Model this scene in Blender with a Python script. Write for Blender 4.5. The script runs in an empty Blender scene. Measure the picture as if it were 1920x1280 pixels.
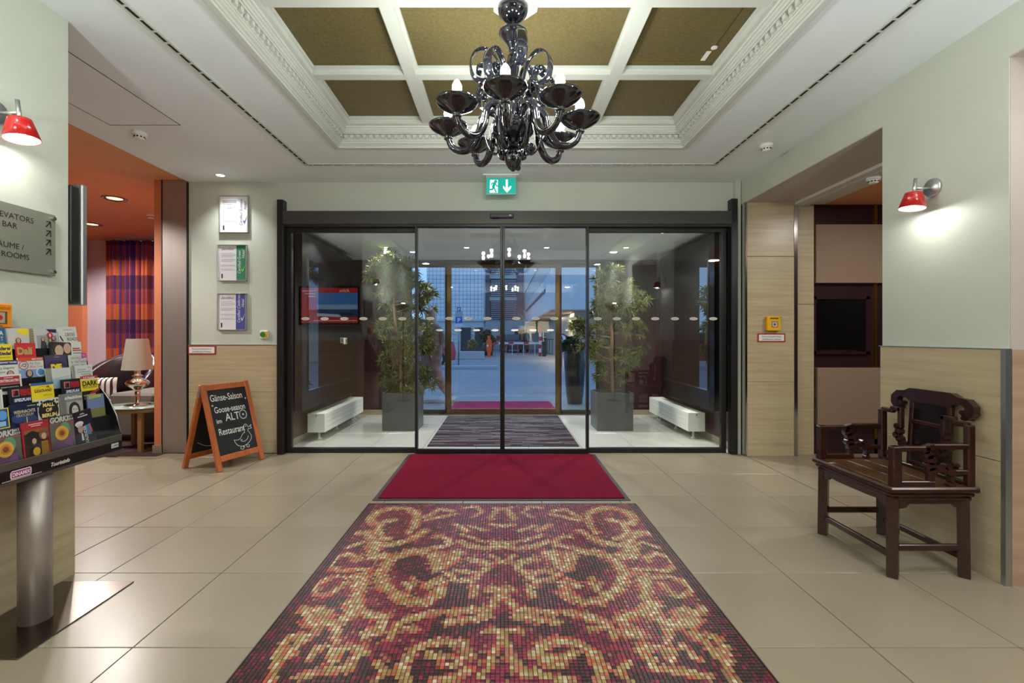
import bpy, bmesh, math, random
from mathutils import Vector, Matrix
random.seed(7)
SC = bpy.context.scene
C = SC.collection
PI = math.pi
H = 1.263; F = 880.0; CX = 942.0; CY = 630.0      # eye height, focal length and vanishing point (1920x1280 frame)

# ---------------------------------------------------------------- camera, world, light, exposure
cd = bpy.data.cameras.new('camera'); cam = bpy.data.objects.new('camera', cd); C.objects.link(cam)
cam.location = (0, 0, H); cam.rotation_euler = (PI/2, 0, 0)
cd.sensor_width = 36.0; cd.lens = F/1920*36.0
cd.shift_x = (960-CX)/1920; cd.shift_y = -(640-CY)/1920
cd.clip_start = .05; cd.clip_end = 300
SC.camera = cam
w = bpy.data.worlds.new('dusk_sky'); SC.world = w; w.use_nodes = True
bg = w.node_tree.nodes['Background']; bg.inputs[0].default_value = (.30, .55, 1.0, 1); bg.inputs[1].default_value = 1.25
SC.view_settings.view_transform = 'Standard'; SC.view_settings.look = 'None'
SC.view_settings.exposure = 0.27; SC.view_settings.gamma = 1.0; SC.view_settings.use_curve_mapping = False
SC.cycles.transparent_max_bounces = 24; SC.cycles.max_bounces = 10; SC.cycles.diffuse_bounces = 5
SC.cycles.sample_clamp_indirect = 6.0
SC.cycles.use_denoising = True

def area(name, loc, size, power, col=(1, .93, .82), shape='DISK', rot=(0, 0, 0), sy=None, spread=PI):
    l = bpy.data.lights.new(name, 'AREA'); l.energy = power; l.color = col; l.shape = shape; l.size = size; l.spread = spread
    if sy: l.size_y = sy
    o = bpy.data.objects.new(name, l); C.objects.link(o); o.location = loc; o.rotation_euler = rot
    return o
def point(name, loc, power, col=(1, .93, .82), r=.02, parent=None):
    l = bpy.data.lights.new(name, 'POINT'); l.energy = power; l.color = col; l.shadow_soft_size = r
    o = bpy.data.objects.new(name, l); C.objects.link(o); o.location = loc
    return o
def spot(name, loc, power, ang, col=(1, .93, .82), rot=(0, 0, 0), blend=.5, r=.03):
    l = bpy.data.lights.new(name, 'SPOT'); l.energy = power; l.color = col; l.spot_size = ang; l.spot_blend = blend; l.shadow_soft_size = r
    o = bpy.data.objects.new(name, l); C.objects.link(o); o.location = loc; o.rotation_euler = rot
    return o
NEUT = (.98, 1, .97)
# two torchieres added unseen to brighten the ceiling (built with the other lamps below)
FILL_TORCHES = [(-1.95, .95), (2.2, .95)]
for (x, y), pw in zip(FILL_TORCHES, (36, 52)): point('torchiere_fill', (x, y, 1.86), pw, (.98, 1, 1), .06)
# ceiling lamps: vestibule and lounge; lobby and side hall ones are added, out of view
LOBBY_FILLS = [(-1.75, .9), (2.2, .9), (-1.75, -.7), (2.2, -.7), (.1, -1.2), (-1.75, 2.0+1.6), (2.25, 3.1)]
for (x, y) in LOBBY_FILLS[:5]: area('lobby_fill_lamp', (x, y, 2.922), .14, 19, NEUT)
VEST_LAMPS = [(-1.6, 6.5), (-.495, 6.5), (.613, 6.5), (1.714, 6.5), (-2.02, 5.55), (1.9, 5.55)]
for (x, y) in VEST_LAMPS: spot('vestibule_lamp', (x, y, 2.478), 115, 2.3, (1, .98, .94), r=.03)
LOUNGE_LAMPS = [(-4.75, 5.75), (-6.19, 7.07), (-4.6, 4.0)]  # last spot lies out of view and has no fitting
for (x, y) in LOUNGE_LAMPS: spot('lounge_lamp', (x, y, 2.93), 215, 2.6, (1, .93, .88), r=.06)
HALL_FILLS = [(3.7, 3.6), (3.9, 1.5)]
for (x, y) in HALL_FILLS: area('hall_fill_lamp', (x, y, 2.66), .2, 20, (1, .95, .9))  # unseen area lights added to brighten the side hall

# ---------------------------------------------------------------- helpers
def lin(c):
    r = []
    for v in c[:3]:
        v = v/255.0
        r.append(v/12.92 if v <= .04045 else ((v+.055)/1.055)**2.4)
    return (*r, 1.0)
MATS = {}
def mat(name, col, rough=.5, metal=0.0, spec=.5, emit=None, es=0.0, trans=0.0, var=None, vscale=8.0, vstretch=(1, 1, 1), bump=0.0, bscale=60.0, coat=0.0, alpha=1.0, detail=5.0):
    if name in MATS: return MATS[name]
    m = bpy.data.materials.new(name); m.use_nodes = True
    nt = m.node_tree; b = nt.nodes['Principled BSDF']
    b.inputs['Base Color'].default_value = lin(col); b.inputs['Roughness'].default_value = rough
    b.inputs['Metallic'].default_value = metal; b.inputs['Specular IOR Level'].default_value = spec
    b.inputs['Coat Weight'].default_value = coat; b.inputs['Transmission Weight'].default_value = trans
    if emit is not None:
        b.inputs['Emission Color'].default_value = lin(emit); b.inputs['Emission Strength'].default_value = es
    if var is not None or bump:
        tc = nt.nodes.new('ShaderNodeTexCoord'); mp = nt.nodes.new('ShaderNodeMapping'); mp.inputs['Scale'].default_value = vstretch
        nt.links.new(tc.outputs['Object'], mp.inputs[0])
    if var is not None:
        n = nt.nodes.new('ShaderNodeTexNoise'); n.inputs['Scale'].default_value = vscale; n.inputs['Detail'].default_value = detail
        nt.links.new(mp.outputs[0], n.inputs['Vector'])
        cr = nt.nodes.new('ShaderNodeValToRGB'); cr.color_ramp.elements[0].position = .3; cr.color_ramp.elements[1].position = .7
        cr.color_ramp.elements[0].color = lin(var); cr.color_ramp.elements[1].color = lin(col)
        nt.links.new(n.outputs['Fac'], cr.inputs[0]); nt.links.new(cr.outputs[0], b.inputs['Base Color'])
    if bump:
        n2 = nt.nodes.new('ShaderNodeTexNoise'); n2.inputs['Scale'].default_value = bscale; n2.inputs['Detail'].default_value = 3
        nt.links.new(mp.outputs[0], n2.inputs['Vector'])
        bp = nt.nodes.new('ShaderNodeBump'); bp.inputs['Strength'].default_value = bump; bp.inputs['Distance'].default_value = .01
        nt.links.new(n2.outputs['Fac'], bp.inputs['Height']); nt.links.new(bp.outputs[0], b.inputs['Normal'])
    MATS[name] = m
    return m
def flat(col, rough=.55):
    return mat('print_%d_%d_%d' % tuple(col), col, rough)
def glassmat(name, tint=(.96, .975, .97), ior=1.8, boost=1.0):
    if name in MATS: return MATS[name]
    m = bpy.data.materials.new(name); m.use_nodes = True; nt = m.node_tree; nt.nodes.clear()
    o = nt.nodes.new('ShaderNodeOutputMaterial'); mx = nt.nodes.new('ShaderNodeMixShader'); t = nt.nodes.new('ShaderNodeBsdfTransparent')
    g = nt.nodes.new('ShaderNodeBsdfGlossy'); g.inputs['Roughness'].default_value = 0.0
    fr = nt.nodes.new('ShaderNodeFresnel'); fr.inputs[0].default_value = ior
    ge = nt.nodes.new('ShaderNodeNewGeometry'); iv = nt.nodes.new('ShaderNodeMath'); iv.operation = 'SUBTRACT'; iv.inputs[0].default_value = 1.0; nt.links.new(ge.outputs['Backfacing'], iv.inputs[1])
    mu = nt.nodes.new('ShaderNodeMath'); mu.operation = 'MULTIPLY'; nt.links.new(fr.outputs[0], mu.inputs[0]); nt.links.new(iv.outputs[0], mu.inputs[1])
    t.inputs[0].default_value = (*tint, 1); g.inputs[0].default_value = (boost, boost, boost, 1)
    nt.links.new(mu.outputs[0], mx.inputs[0]); nt.links.new(t.outputs[0], mx.inputs[1]); nt.links.new(g.outputs[0], mx.inputs[2]); nt.links.new(mx.outputs[0], o.inputs[0])
    MATS[name] = m
    return m
class Fr:                                   # a flat frame: origin, right, up, normal
    def __init__(s, o, r, u):
        s.o = Vector(o); s.r = Vector(r).normalized(); s.u = Vector(u).normalized(); s.n = s.r.cross(s.u)
    def p(s, a, b, c=0.0): return s.o + s.r*a + s.u*b + s.n*c
class MB:
    def __init__(s): s.v = []; s.f = []; s.sm = []
    def add(s, vs, fs, smooth=False):
        k = len(s.v); s.v += [tuple(v) for v in vs]; s.f += [tuple(i+k for i in f) for f in fs]; s.sm += [smooth]*len(fs)
        return s
    def box(s, x0, x1, y0, y1, z0, z1, ch=0.0):
        return s.fbox(Fr((0, 0, 0), (1, 0, 0), (0, 1, 0)), x0, x1, y0, y1, z0, z1, ch)
    def fbox(s, fr, a0, a1, b0, b1, c0, c1, ch=0.0):
        a0, a1 = min(a0, a1), max(a0, a1); b0, b1 = min(b0, b1), max(b0, b1); c0, c1 = min(c0, c1), max(c0, c1)
        ch = min(ch, (a1-a0)*.45, (b1-b0)*.45, (c1-c0)*.45)
        if ch <= 0:
            vs = [fr.p(a, b, c) for c in (c0, c1) for b in (b0, b1) for a in (a0, a1)]
            return s.add(vs, [(0, 2, 3, 1), (4, 5, 7, 6), (0, 1, 5, 4), (2, 6, 7, 3), (0, 4, 6, 2), (1, 3, 7, 5)])
        vs = []; idx = {}
        A = (a0, a1); B = (b0, b1); Cc = (c0, c1)
        for i in (0, 1):
            for j in (0, 1):
                for k in (0, 1):
                    si, sj, sk = (1, -1)[i], (1, -1)[j], (1, -1)[k]
                    for ax in range(3):
                        a = A[i] + (0 if ax == 0 else si*ch); b = B[j] + (0 if ax == 1 else sj*ch); c = Cc[k] + (0 if ax == 2 else sk*ch)
                        idx[i, j, k, ax] = len(vs); vs.append(fr.p(a, b, c))
        fs = []
        q = lambda *t: fs.append(tuple(idx[u] for u in t))
        for i in (0, 1):
            l = [(i, 0, 0, 0), (i, 0, 1, 0), (i, 1, 1, 0), (i, 1, 0, 0)]; q(*(l if i == 0 else l[::-1]))
            l = [(0, i, 0, 1), (1, i, 0, 1), (1, i, 1, 1), (0, i, 1, 1)]; q(*(l if i == 0 else l[::-1]))
            l = [(0, 0, i, 2), (0, 1, i, 2), (1, 1, i, 2), (1, 0, i, 2)]; q(*(l if i == 0 else l[::-1]))
        for i in (0, 1):
            for j in (0, 1):
                l = [(i, j, 0, 0), (i, j, 0, 1), (i, j, 1, 1), (i, j, 1, 0)]; q(*(l if (i+j) % 2 == 0 else l[::-1])[::-1])
                l = [(i, 0, j, 0), (i, 0, j, 2), (i, 1, j, 2), (i, 1, j, 0)]; q(*(l if (i+j) % 2 == 0 else l[::-1]))
                l = [(0, i, j, 1), (0, i, j, 2), (1, i, j, 2), (1, i, j, 1)]; q(*(l if (i+j) % 2 == 0 else l[::-1])[::-1])
        for i in (0, 1):
            for j in (0, 1):
                for k in (0, 1):
                    l = [(i, j, k, 0), (i, j, k, 1), (i, j, k, 2)]; q(*(l if (i+j+k) % 2 == 0 else l[::-1])[::-1])
        return s.add(vs, fs)
    def bar(s, p, q, w, h, up=(0, 0, 1), ch=0.0, ext=0.0):
        p = Vector(p); q = Vector(q); d = (q-p).normalized(); p = p-d*ext; q = q+d*ext
        u = Vector(up); r = d.cross(u).normalized(); u = r.cross(d)
        fr = Fr(p, r, u)
        fr.n = d
        L = (q-p).length
        return s.fbox(fr, -w/2, w/2, -h/2, h/2, 0, L, ch)
    def lathe(s, prof, cx=0, cy=0, segs=24, M=None, caps=True, smooth=True, sx=1.0, sy=1.0):
        vs = []; n = len(prof)
        for (r, z) in prof:
            for i in range(segs):
                a = 2*PI*i/segs; vs.append(Vector((cx+r*math.cos(a)*sx, cy+r*math.sin(a)*sy, z)))
        if M is not None: vs = [M @ v for v in vs]
        fs = [(j*segs+i, j*segs+(i+1) % segs, (j+1)*segs+(i+1) % segs, (j+1)*segs+i) for j in range(n-1) for i in range(segs)]
        s.add(vs, fs, smooth)
        if caps:
            k = len(s.v)-n*segs
            if prof[0][0] > 1e-5: s.f.append(tuple(k+i for i in range(segs))[::-1]); s.sm.append(False)
            if prof[-1][0] > 1e-5: s.f.append(tuple(k+(n-1)*segs+i for i in range(segs))); s.sm.append(False)
        return s
    def sweep(s, path, ra, rb=None, bino=None, segs=8, closed_ends=True, smooth=True):
        P = [Vector(p) for p in path]; n = len(P); vs = []
        prev = None
        for i in range(n):
            t = (P[min(i+1, n-1)]-P[max(i-1, 0)]).normalized()
            if bino is not None:
                bn = Vector(bino); nn = bn.cross(t).normalized(); bn = t.cross(nn)
            else:
                if prev is None:
                    a = Vector((0, 0, 1)) if abs(t.z) < .9 else Vector((1, 0, 0)); nn = t.cross(a).normalized()
                else: nn = (prev - t*prev.dot(t)).normalized()
                prev = nn; bn = t.cross(nn)
            A = ra[i] if isinstance(ra, (list, tuple)) else ra
            B = A if rb is None else (rb[i] if isinstance(rb, (list, tuple)) else rb)
            for k in range(segs):
                an = 2*PI*k/segs; vs.append(P[i] + nn*math.cos(an)*A + bn*math.sin(an)*B)
        fs = [(j*segs+i, j*segs+(i+1) % segs, (j+1)*segs+(i+1) % segs, (j+1)*segs+i) for j in range(n-1) for i in range(segs)]
        k0 = len(s.v); s.add(vs, fs, smooth)
        if closed_ends:
            s.f.append(tuple(k0+i for i in range(segs))[::-1]); s.sm.append(False)
            s.f.append(tuple(k0+(n-1)*segs+i for i in range(segs))); s.sm.append(False)
        return s
    def prism(s, pts, fr, c0, c1):               # polygon in a frame, given thickness along the normal
        n = len(pts); a = sum(pts[i][0]*pts[(i+1) % n][1]-pts[(i+1) % n][0]*pts[i][1] for i in range(n))
        if a < 0: pts = pts[::-1]
        vs = [fr.p(x, y, c0) for x, y in pts]+[fr.p(x, y, c1) for x, y in pts]
        fs = [tuple(range(n))[::-1], tuple(range(n, 2*n))]+[(i, (i+1) % n, n+(i+1) % n, n+i) for i in range(n)]
        return s.add(vs, fs)
    def disc(s, fr, a, b, ra, rb=None, c0=0, c1=.001, segs=20, rot=0):
        rb = ra if rb is None else rb
        ca, sa = math.cos(rot), math.sin(rot)
        pts = []
        for i in range(segs):
            t = 2*PI*i/segs; x, y = ra*math.cos(t), rb*math.sin(t); pts.append((a+x*ca-y*sa, b+x*sa+y*ca))
        return s.prism(pts, fr, c0, c1)
    def stroke(s, fr, pts, wd, c=.0006):
        for (x0, y0), (x1, y1) in zip(pts[:-1], pts[1:]):
            dx, dy = x1-x0, y1-y0; L = math.hypot(dx, dy) or 1e-6; nx, ny = -dy/L*wd/2, dx/L*wd/2; ex, ey = dx/L*wd*.3, dy/L*wd*.3
            s.add([fr.p(x0-ex-nx, y0-ey-ny, c), fr.p(x1+ex-nx, y1+ey-ny, c), fr.p(x1+ex+nx, y1+ey+ny, c), fr.p(x0-ex+nx, y0-ey+ny, c)], [(0, 1, 2, 3)])
        return s
    def text(s, fr, txt, a, b, size, c=.0006, align='LEFT', bold=0.0, shear=0.0, sx=1.0, rot=0.0):
        key = (txt, align, round(bold/size, 3), shear)
        if key not in TXT:
            cu = bpy.data.curves.new('t', 'FONT'); cu.body = txt; cu.size = 1.0; cu.align_x = align; cu.offset = bold/size; cu.shear = shear
            cu.resolution_u = 3
            ob = bpy.data.objects.new('t', cu); me = ob.to_mesh()
            TXT[key] = ([v.co.copy() for v in me.vertices], [tuple(p.vertices) for p in me.polygons])
            ob.to_mesh_clear(); bpy.data.objects.remove(ob); bpy.data.curves.remove(cu)
        vs, fs = TXT[key]
        cr, sr = math.cos(rot), math.sin(rot)
        out = []
        for v in vs:
            x, y = v.x*size*sx, v.y*size
            out.append(fr.p(a+x*cr-y*sr, b+x*sr+y*cr, c))
        return s.add(out, fs)
    def build(s, name, m, parent=None, local=False, fix=True):
        me = bpy.data.meshes.new(name)
        vs = s.v
        if parent is not None and not local:
            Mi = WM(parent).inverted(); vs = [tuple(Mi @ Vector(v)) for v in s.v]
        me.from_pydata(vs, [], s.f)
        if m is not None:
            for mm in (m if isinstance(m, (list, tuple)) else [m]): me.materials.append(mm)
        me.polygons.foreach_set('use_smooth', s.sm)
        me.validate(); me.update()
        if fix:
            bm = bmesh.new(); bm.from_mesh(me); bmesh.ops.recalc_face_normals(bm, faces=bm.faces); bm.to_mesh(me); bm.free()
        o = bpy.data.objects.new(name, me); C.objects.link(o)
        if parent is not None: o.parent = parent
        return o
TXT = {}
ROOTM = {}
def WM(o):
    while o is not None:
        if o.name in ROOTM: return ROOTM[o.name]
        o = o.parent
    return Matrix.Identity(4)
def tag(o, label, cat, group=None, kind=None):
    o['label'] = label; o['category'] = cat
    if group: o['group'] = group
    if kind: o['kind'] = kind
    return o
def thing(name, loc, label, cat, group=None, kind=None, rotz=0.0):
    o = bpy.data.objects.new(name, None); C.objects.link(o); o.location = loc; o.rotation_euler = (0, 0, rotz); o.empty_display_size = .05
    ROOTM[o.name] = Matrix.Translation(Vector(loc)) @ Matrix.Rotation(rotz, 4, 'Z')
    return tag(o, label, cat, group, kind)
def struct(name, label, cat, loc=(0, 0, 0)):
    return thing(name, loc, label, cat, None, 'structure')
def B(name, m, parent, x0, x1, y0, y1, z0, z1, ch=0.0):
    return MB().box(x0, x1, y0, y1, z0, z1, ch).build(name, m, parent)
def at(px, py, d): return Vector(((px-CX)/F*d, d, H-(py-CY)/F*d))
def px2x(px, d): return (px-CX)/F*d
def py2z(py, d): return H-(py-CY)/F*d
def share(name, src, parent, loc=None, rot=None, mats=None):
    o = src.copy(); o.name = name; C.objects.link(o); o.parent = parent
    if loc is not None: o.location = loc
    if rot is not None: o.rotation_euler = rot
    return o
X = Vector((1, 0, 0)); Y = Vector((0, 1, 0)); Z = Vector((0, 0, 1))
def FX(x, y=0, z=0): return Fr((x, y, z), Y, Z)       # faces +X (right = +Y)
def FXm(x, y=0, z=0): return Fr((x, y, z), -Y, Z)     # faces -X
def FY(x, y, z): return Fr((x, y, z), X, Z)           # faces -Y (towards the camera)
def FYp(x, y, z): return Fr((x, y, z), -X, Z)         # faces +Y
# ---------------------------------------------------------------- materials of the place
M_wall = mat('wall_paint', (196, 202, 189), .6, var=(191, 197, 184), vscale=3, bump=.03, bscale=180)
M_ceil = mat('ceiling_paint', (228, 236, 238), .7, var=(224, 232, 234), vscale=2)
M_mauve = mat('mauve_paint', (184, 174, 166), .65, var=(178, 168, 160), vscale=4)
M_stucco = mat('stucco_white', (196, 201, 192), .5)
M_gold = mat('gold_leaf', (128, 114, 66), .42, metal=.45, var=(104, 92, 54), vscale=60, bump=.6, bscale=420)
M_trav = mat('travertine', (194, 180, 148), .32, var=(174, 157, 124), vscale=3.2, vstretch=(.5, .5, 9.0), detail=10)
M_tile = mat('floor_tile', (146, 136, 116), .27, var=(140, 129, 109), vscale=1.6, spec=.5)
M_grout = mat('grout', (58, 54, 48), .9)
M_steel = mat('brushed_steel', (176, 166, 162), .42, metal=.7, var=(172, 162, 154), vscale=30, vstretch=(1, 1, .05))
M_chrome = mat('chrome', (215, 215, 215), .12, metal=1.0)
M_alu = mat('aluminium', (185, 188, 186), .35, metal=.9)
M_orange = mat('orange_paint', (206, 126, 88), .6, var=(200, 120, 82), vscale=3)
M_orange2 = mat('orange_ceiling_paint', (226, 158, 114), .6, var=(220, 152, 109), vscale=3)
M_plum = mat('plum_lacquer', (52, 28, 32), .28, var=(44, 23, 27), vscale=4)
M_taupe = mat('taupe_panel_cloth', (146, 122, 102), .75, var=(139, 115, 96), vscale=60)
M_black = mat('black_frame', (26, 24, 24), .38)
M_blackgloss = mat('black_gloss', (9, 9, 12), .04, spec=.7)
M_mirror = mat('black_mirror_glass', (10, 10, 13), .02, spec=1.0); M_mirror.node_tree.nodes['Principled BSDF'].inputs['IOR'].default_value = 2.3
M_darkwood = mat('dark_wood_veneer', (74, 54, 44), .4, var=(58, 40, 33), vscale=5, vstretch=(1, 1, 6))
M_bronze = mat('bronze_profile', (122, 98, 64), .28, metal=1.0)
M_glass = glassmat('door_glass')
M_glass2 = glassmat('clear_glass', (.97, .98, .98), 1.5)
M_white = mat('white_plastic', (232, 232, 226), .4)
M_pit = mat('dark_slot', (32, 30, 26), .8)
M_carpetd = mat('lounge_carpet', (62, 38, 34), .9, bump=.3, bscale=400)
M_brass = mat('brass_strip', (168, 134, 60), .3, metal=1.0)

# ---------------------------------------------------------------- floor
fl = struct('floor', 'beige stone tile floor with thin dark joints across the lobby', 'floor')
MB().box(-5.3, 4.9, .7, 5.1, -.05, -.004).box(-2.46, 2.56, 5.1, 7.75, -.05, -.004).build('joint_bed', M_grout, fl)
MB().box(-8.2, 4.9, -2.7, .703, -.05, 0).box(-8.2, -5.236, .7, 4.93, -.05, 0).build('rear_floor', M_tile, fl)
xs = [-5.235, -4.635, -4.035, -3.435, -2.835, -2.46, -2.1, -1.5, -.9, -.3, .3, .9, 1.5, 2.1, 2.57, 3.0, 3.6, 4.2, 4.8]
ys = [.705+.6*k for k in range(8)]+[5.062, 5.505, 6.105, 6.705, 7.305, 7.905]
TC = {}
M_tile2 = mat('vestibule_tile', (186, 186, 178), .22, var=(178, 178, 170), vscale=1.6)
def tile(x0, x1, y0, y1):
    ves = y0 > 5.0
    g = .0022; w, d = round(x1-x0-2*g, 4), round(y1-y0-2*g, 4)
    if (w, d, ves) not in TC:
        TC[w, d, ves] = MB().box(-w/2, w/2, -d/2, d/2, -.012, 0, .0015).build('tile', M_tile2 if ves else M_tile, fl)
        o = TC[w, d, ves]
    else: o = share('tile', TC[w, d, ves], fl)
    o.location = ((x0+x1)/2, (y0+y1)/2, 0)
for i in range(len(xs)-1):
    for j in range(len(ys)-1):
        x0, x1, y0, y1 = xs[i], xs[i+1], ys[j], ys[j+1]
        if x0 >= -1.0 and x1 <= 1.0 and y1 <= 3.2: continue           # under the mosaic
        if y0 > 5.0:
            x0 = max(x0, -2.44); x1 = min(x1, 2.545)
            if x1-x0 < .05: continue
            y1 = min(y1, 7.62)
            if y1-y0 < .05: continue
        elif y1 > 5.0:
            y1 = 5.06
            if x1 <= -3.6: y1 = 4.93
        if x1 <= -3.6 and y0 > 4.8: continue
        tile(x0, x1, y0, y1)
MB().box(-1, 1, .7, 3.2, -.01, -.003).build('mosaic_bed', M_grout, fl)
for x_ in (-2.46, 2.57): B('expansion_joint', M_grout, fl, x_-.004, x_+.004, 2.4, 5.06, -.004, .0006)
tag(B('lounge_carpet', M_carpetd, None, -8.2, -3.63, 4.932, 8.2, -.05, .004), 'dark brown carpet in the lounge corner beyond the steel pillar', 'carpet', kind='structure')

# ---------------------------------------------------------------- ceiling with coffer
ce = struct('ceiling', 'white lobby ceiling around the recessed gold coffer', 'ceiling')
hx0, hx1, hy0, hy1, ZC = -1.473, 1.62, .98, 4.156, 2.93
def seam(mb, x0, x1, y0, y1): mb.box(x0, x1, y0, y1, 2.93, 2.98)
mb = MB(); seam(mb, -3.4, hx0, -2.7, 5.1); seam(mb, hx1, 2.58, -2.7, 5.1); seam(mb, hx0, hx1, -2.7, hy0); seam(mb, hx0, hx1, hy1, 5.1)
mb.build('ceiling_board', M_ceil, ce)
mb = MB()
for (x0, x1, y0, y1) in ((-3.1, -2.545, 3.705, 3.711), (-2.548, -2.541, 2.5, 3.711), (-3.103, -3.097, 2.5, 3.711)): mb.box(x0, x1, y0, y1, 2.9293, 2.931)
mb.build('access_hatch_seam', M_pit, ce)
co = struct('trim_1', 'white classical cornice with dentils around the gold coffer', 'cornice')
prof = [(-.012, 2.93), (-.012, 2.922), (0, 2.915), (.034, 2.915), (.036, 2.93), (.042, 2.931), (.05, 2.94), (.062, 2.944), (.064, 2.955), (.07, 2.957), (.072, 2.968), (.078, 2.969), (.078, 3.012),
        (.098, 3.012), (.1, 3.022), (.108, 3.024), (.112, 3.036), (.12, 3.04), (.124, 3.05), (.132, 3.052), (.136, 3.066), (.16, 3.07), (.162, 3.105), (.172, 3.108), (.174, 3.14)]
mb = MB(); vs = []
for (s_, z) in prof:
    vs += [(hx0+s_, hy0+s_, z), (hx1-s_, hy0+s_, z), (hx1-s_, hy1-s_, z), (hx0+s_, hy1-s_, z)]
mb.add(vs, [(k*4+i, k*4+(i+1) % 4, (k+1)*4+(i+1) % 4, (k+1)*4+i) for k in range(len(prof)-1) for i in range(4)])
mb.build('cornice_moulding', M_stucco, co, fix=False)
dm = MB().box(-.014, .014, -.003, .019, 2.977, 3.006).box(-.014, .022, -.003, .012, 2.997, 3.008).build('dentil', M_stucco, co)
def dentil(x, y, rz):
    global dm
    if dm is not None and not dm.get('u'): dm['u'] = 1; o = dm
    else: o = share('dentil', dm, co)
    o.location = (x, y, 0); o.rotation_euler = (0, 0, rz)
n = 54
for k in range(n): t = (k+.5)/n; dentil(hx0+.09+(hx1-hx0-.18)*t, hy1-.079, PI)
for k in range(n):
    t = (k+.5)/n; y = hy0+.09+(hy1-hy0-.18)*t
    dentil(hx0+.079, y, -PI/2); dentil(hx1-.079, y, PI/2)
del dm['u']
cf = struct('ceiling_coffer', 'grid of white beams over gold leaf panels in the ceiling', 'coffer')
gx = [-1.31, -.64, .785, 1.46]; gy = [1.14, 1.82, 2.553, 3.286, 3.996]
for i in range(3):
    for j in range(4):
        g = B('gold_panel', M_gold, cf, gx[i], gx[i+1], gy[j], gy[j+1], 3.13, 3.15)
        if (i, j) == (2, 2):
            x0, x1, y0, y1 = gx[i]+.1, gx[i+1]-.09, gy[j]+.07, gy[j+1]-.09
            m2 = MB()
            for (a, b, c_, d_) in ((x0, x1, y0, y0+.004), (x0, x1, y1, y1+.004), (x0, x0+.004, y0, y1), (x1, x1+.004, y0, y1)): m2.box(a, b, c_, d_, 3.128, 3.131)
            m2.build('hatch_line', M_brass, g)
            MB().box(x1-.03, x1+.0, y1-.12, y1-.02, 3.126, 3.131).build('white_tag', M_white, g)
            MB().lathe([(.02, 3.126), (.02, 3.131)], x1-.0, y1-.16, 14).build('round_tag', M_white, g)
def beam(x0, x1, y0, y1, zo):
    mb = MB().box(x0, x1, y0, y1, 3.072+zo, 3.129)
    if x1-x0 < y1-y0: mb.box(x0-.017, x1+.017, y0, y1, 3.108+zo, 3.1285)
    else: mb.box(x0, x1, y0-.017, y1+.017, 3.108+zo, 3.1285)
    mb.build('beam', M_stucco, cf)
for x in gx[1:3]: beam(x-.04, x+.04, 1.14, 4.0, 0)
for y in gy[1:4]: beam(-1.31, 1.46, y-.034, y+.034, .0015)
MB().prism([(.13*math.cos(2*PI*(k+.5)/8), .13*math.sin(2*PI*(k+.5)/8)) for k in range(8)], Fr((.072, 2.553, 3.06), X, Y), 0, .03).build('rosette_plate', M_stucco, cf)
# slot diffusers
sd = thing('slot_diffuser', (.08, 4.55, 2.93), 'long white slot air diffuser running around the coffer in the ceiling', 'air diffuser')
sx0, sx1, sy0, sy1 = -1.90, 2.06, .5, 4.556
runs = [((sx0, sy1), (sx1, sy1)), ((sx0, sy0), (sx0, sy1)), ((sx1, sy0), (sx1, sy1))]
cl = MB()
for (p, q) in runs:
    p = Vector((*p, 2.927)); q = Vector((*q, 2.927)); L = (q-p).length; d = (q-p)/L; r = Vector((-d.y, d.x, 0))
    MB().bar(p, q, .022, .004).build('slot', M_pit, sd)
    for s_ in (-1, 1):
        MB().bar(p+r*s_*.019+Z*-.002, q+r*s_*.019+Z*-.002, .014, .009, ext=.02).build('rail', M_stucco, sd)
    k = 0.06
    while k < L:
        c_ = p+d*k; cl.bar(c_-r*.012+Z*-.002, c_+r*.012+Z*-.002, .012, .006); k += .1
o = cl.build('clip', M_stucco, sd); o['kind'] = 'stuff'

# ---------------------------------------------------------------- front wall
wf = struct('wall_front', 'pale green wall around the glass entrance with travertine wainscot', 'wall')
B('wall_face', M_wall, wf, -3.4, 2.9, 5.09, 5.16, 2.585, 2.96)
B('wall_face', M_wall, wf, -3.4, -2.385, 5.09, 5.16, 0, 2.585)
B('wall_face', M_wall, wf, 2.50, 2.556, 5.03, 5.09, 0, 2.96)
for (z0, z1) in ((0, .655), (.659, 1.162)): B('wainscot_panel', M_trav, wf, -3.395, -2.44, 5.076, 5.092, z0, z1, .002)
B('wainscot_cap', M_alu, wf, -3.4, -2.43, 5.072, 5.092, 1.162, 1.172)
sp = struct('pillar_cladding', 'brushed stainless steel cladding on the pillar end beside the lounge', 'pillar')
B('steel_sheet', M_steel, sp, -3.675, -3.41, 5.07, 5.14, 0, 2.95, .004)
B('edge_profile', M_black, sp, -3.41, -3.4, 5.066, 5.14, 0, 2.95)
B('edge_profile', M_black, sp, -3.682, -3.675, 5.066, 5.14, 0, 2.95)
op = struct('wall_lounge_end', 'narrow orange wall strip beside the steel pillar', 'wall')
B('plaster', M_orange, op, -3.765, -3.682, 5.075, 8.2, 0, 2.95)
B('skirting', M_tile, op, -3.775, -3.675, 5.06, 5.076, 0, .085)

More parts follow.
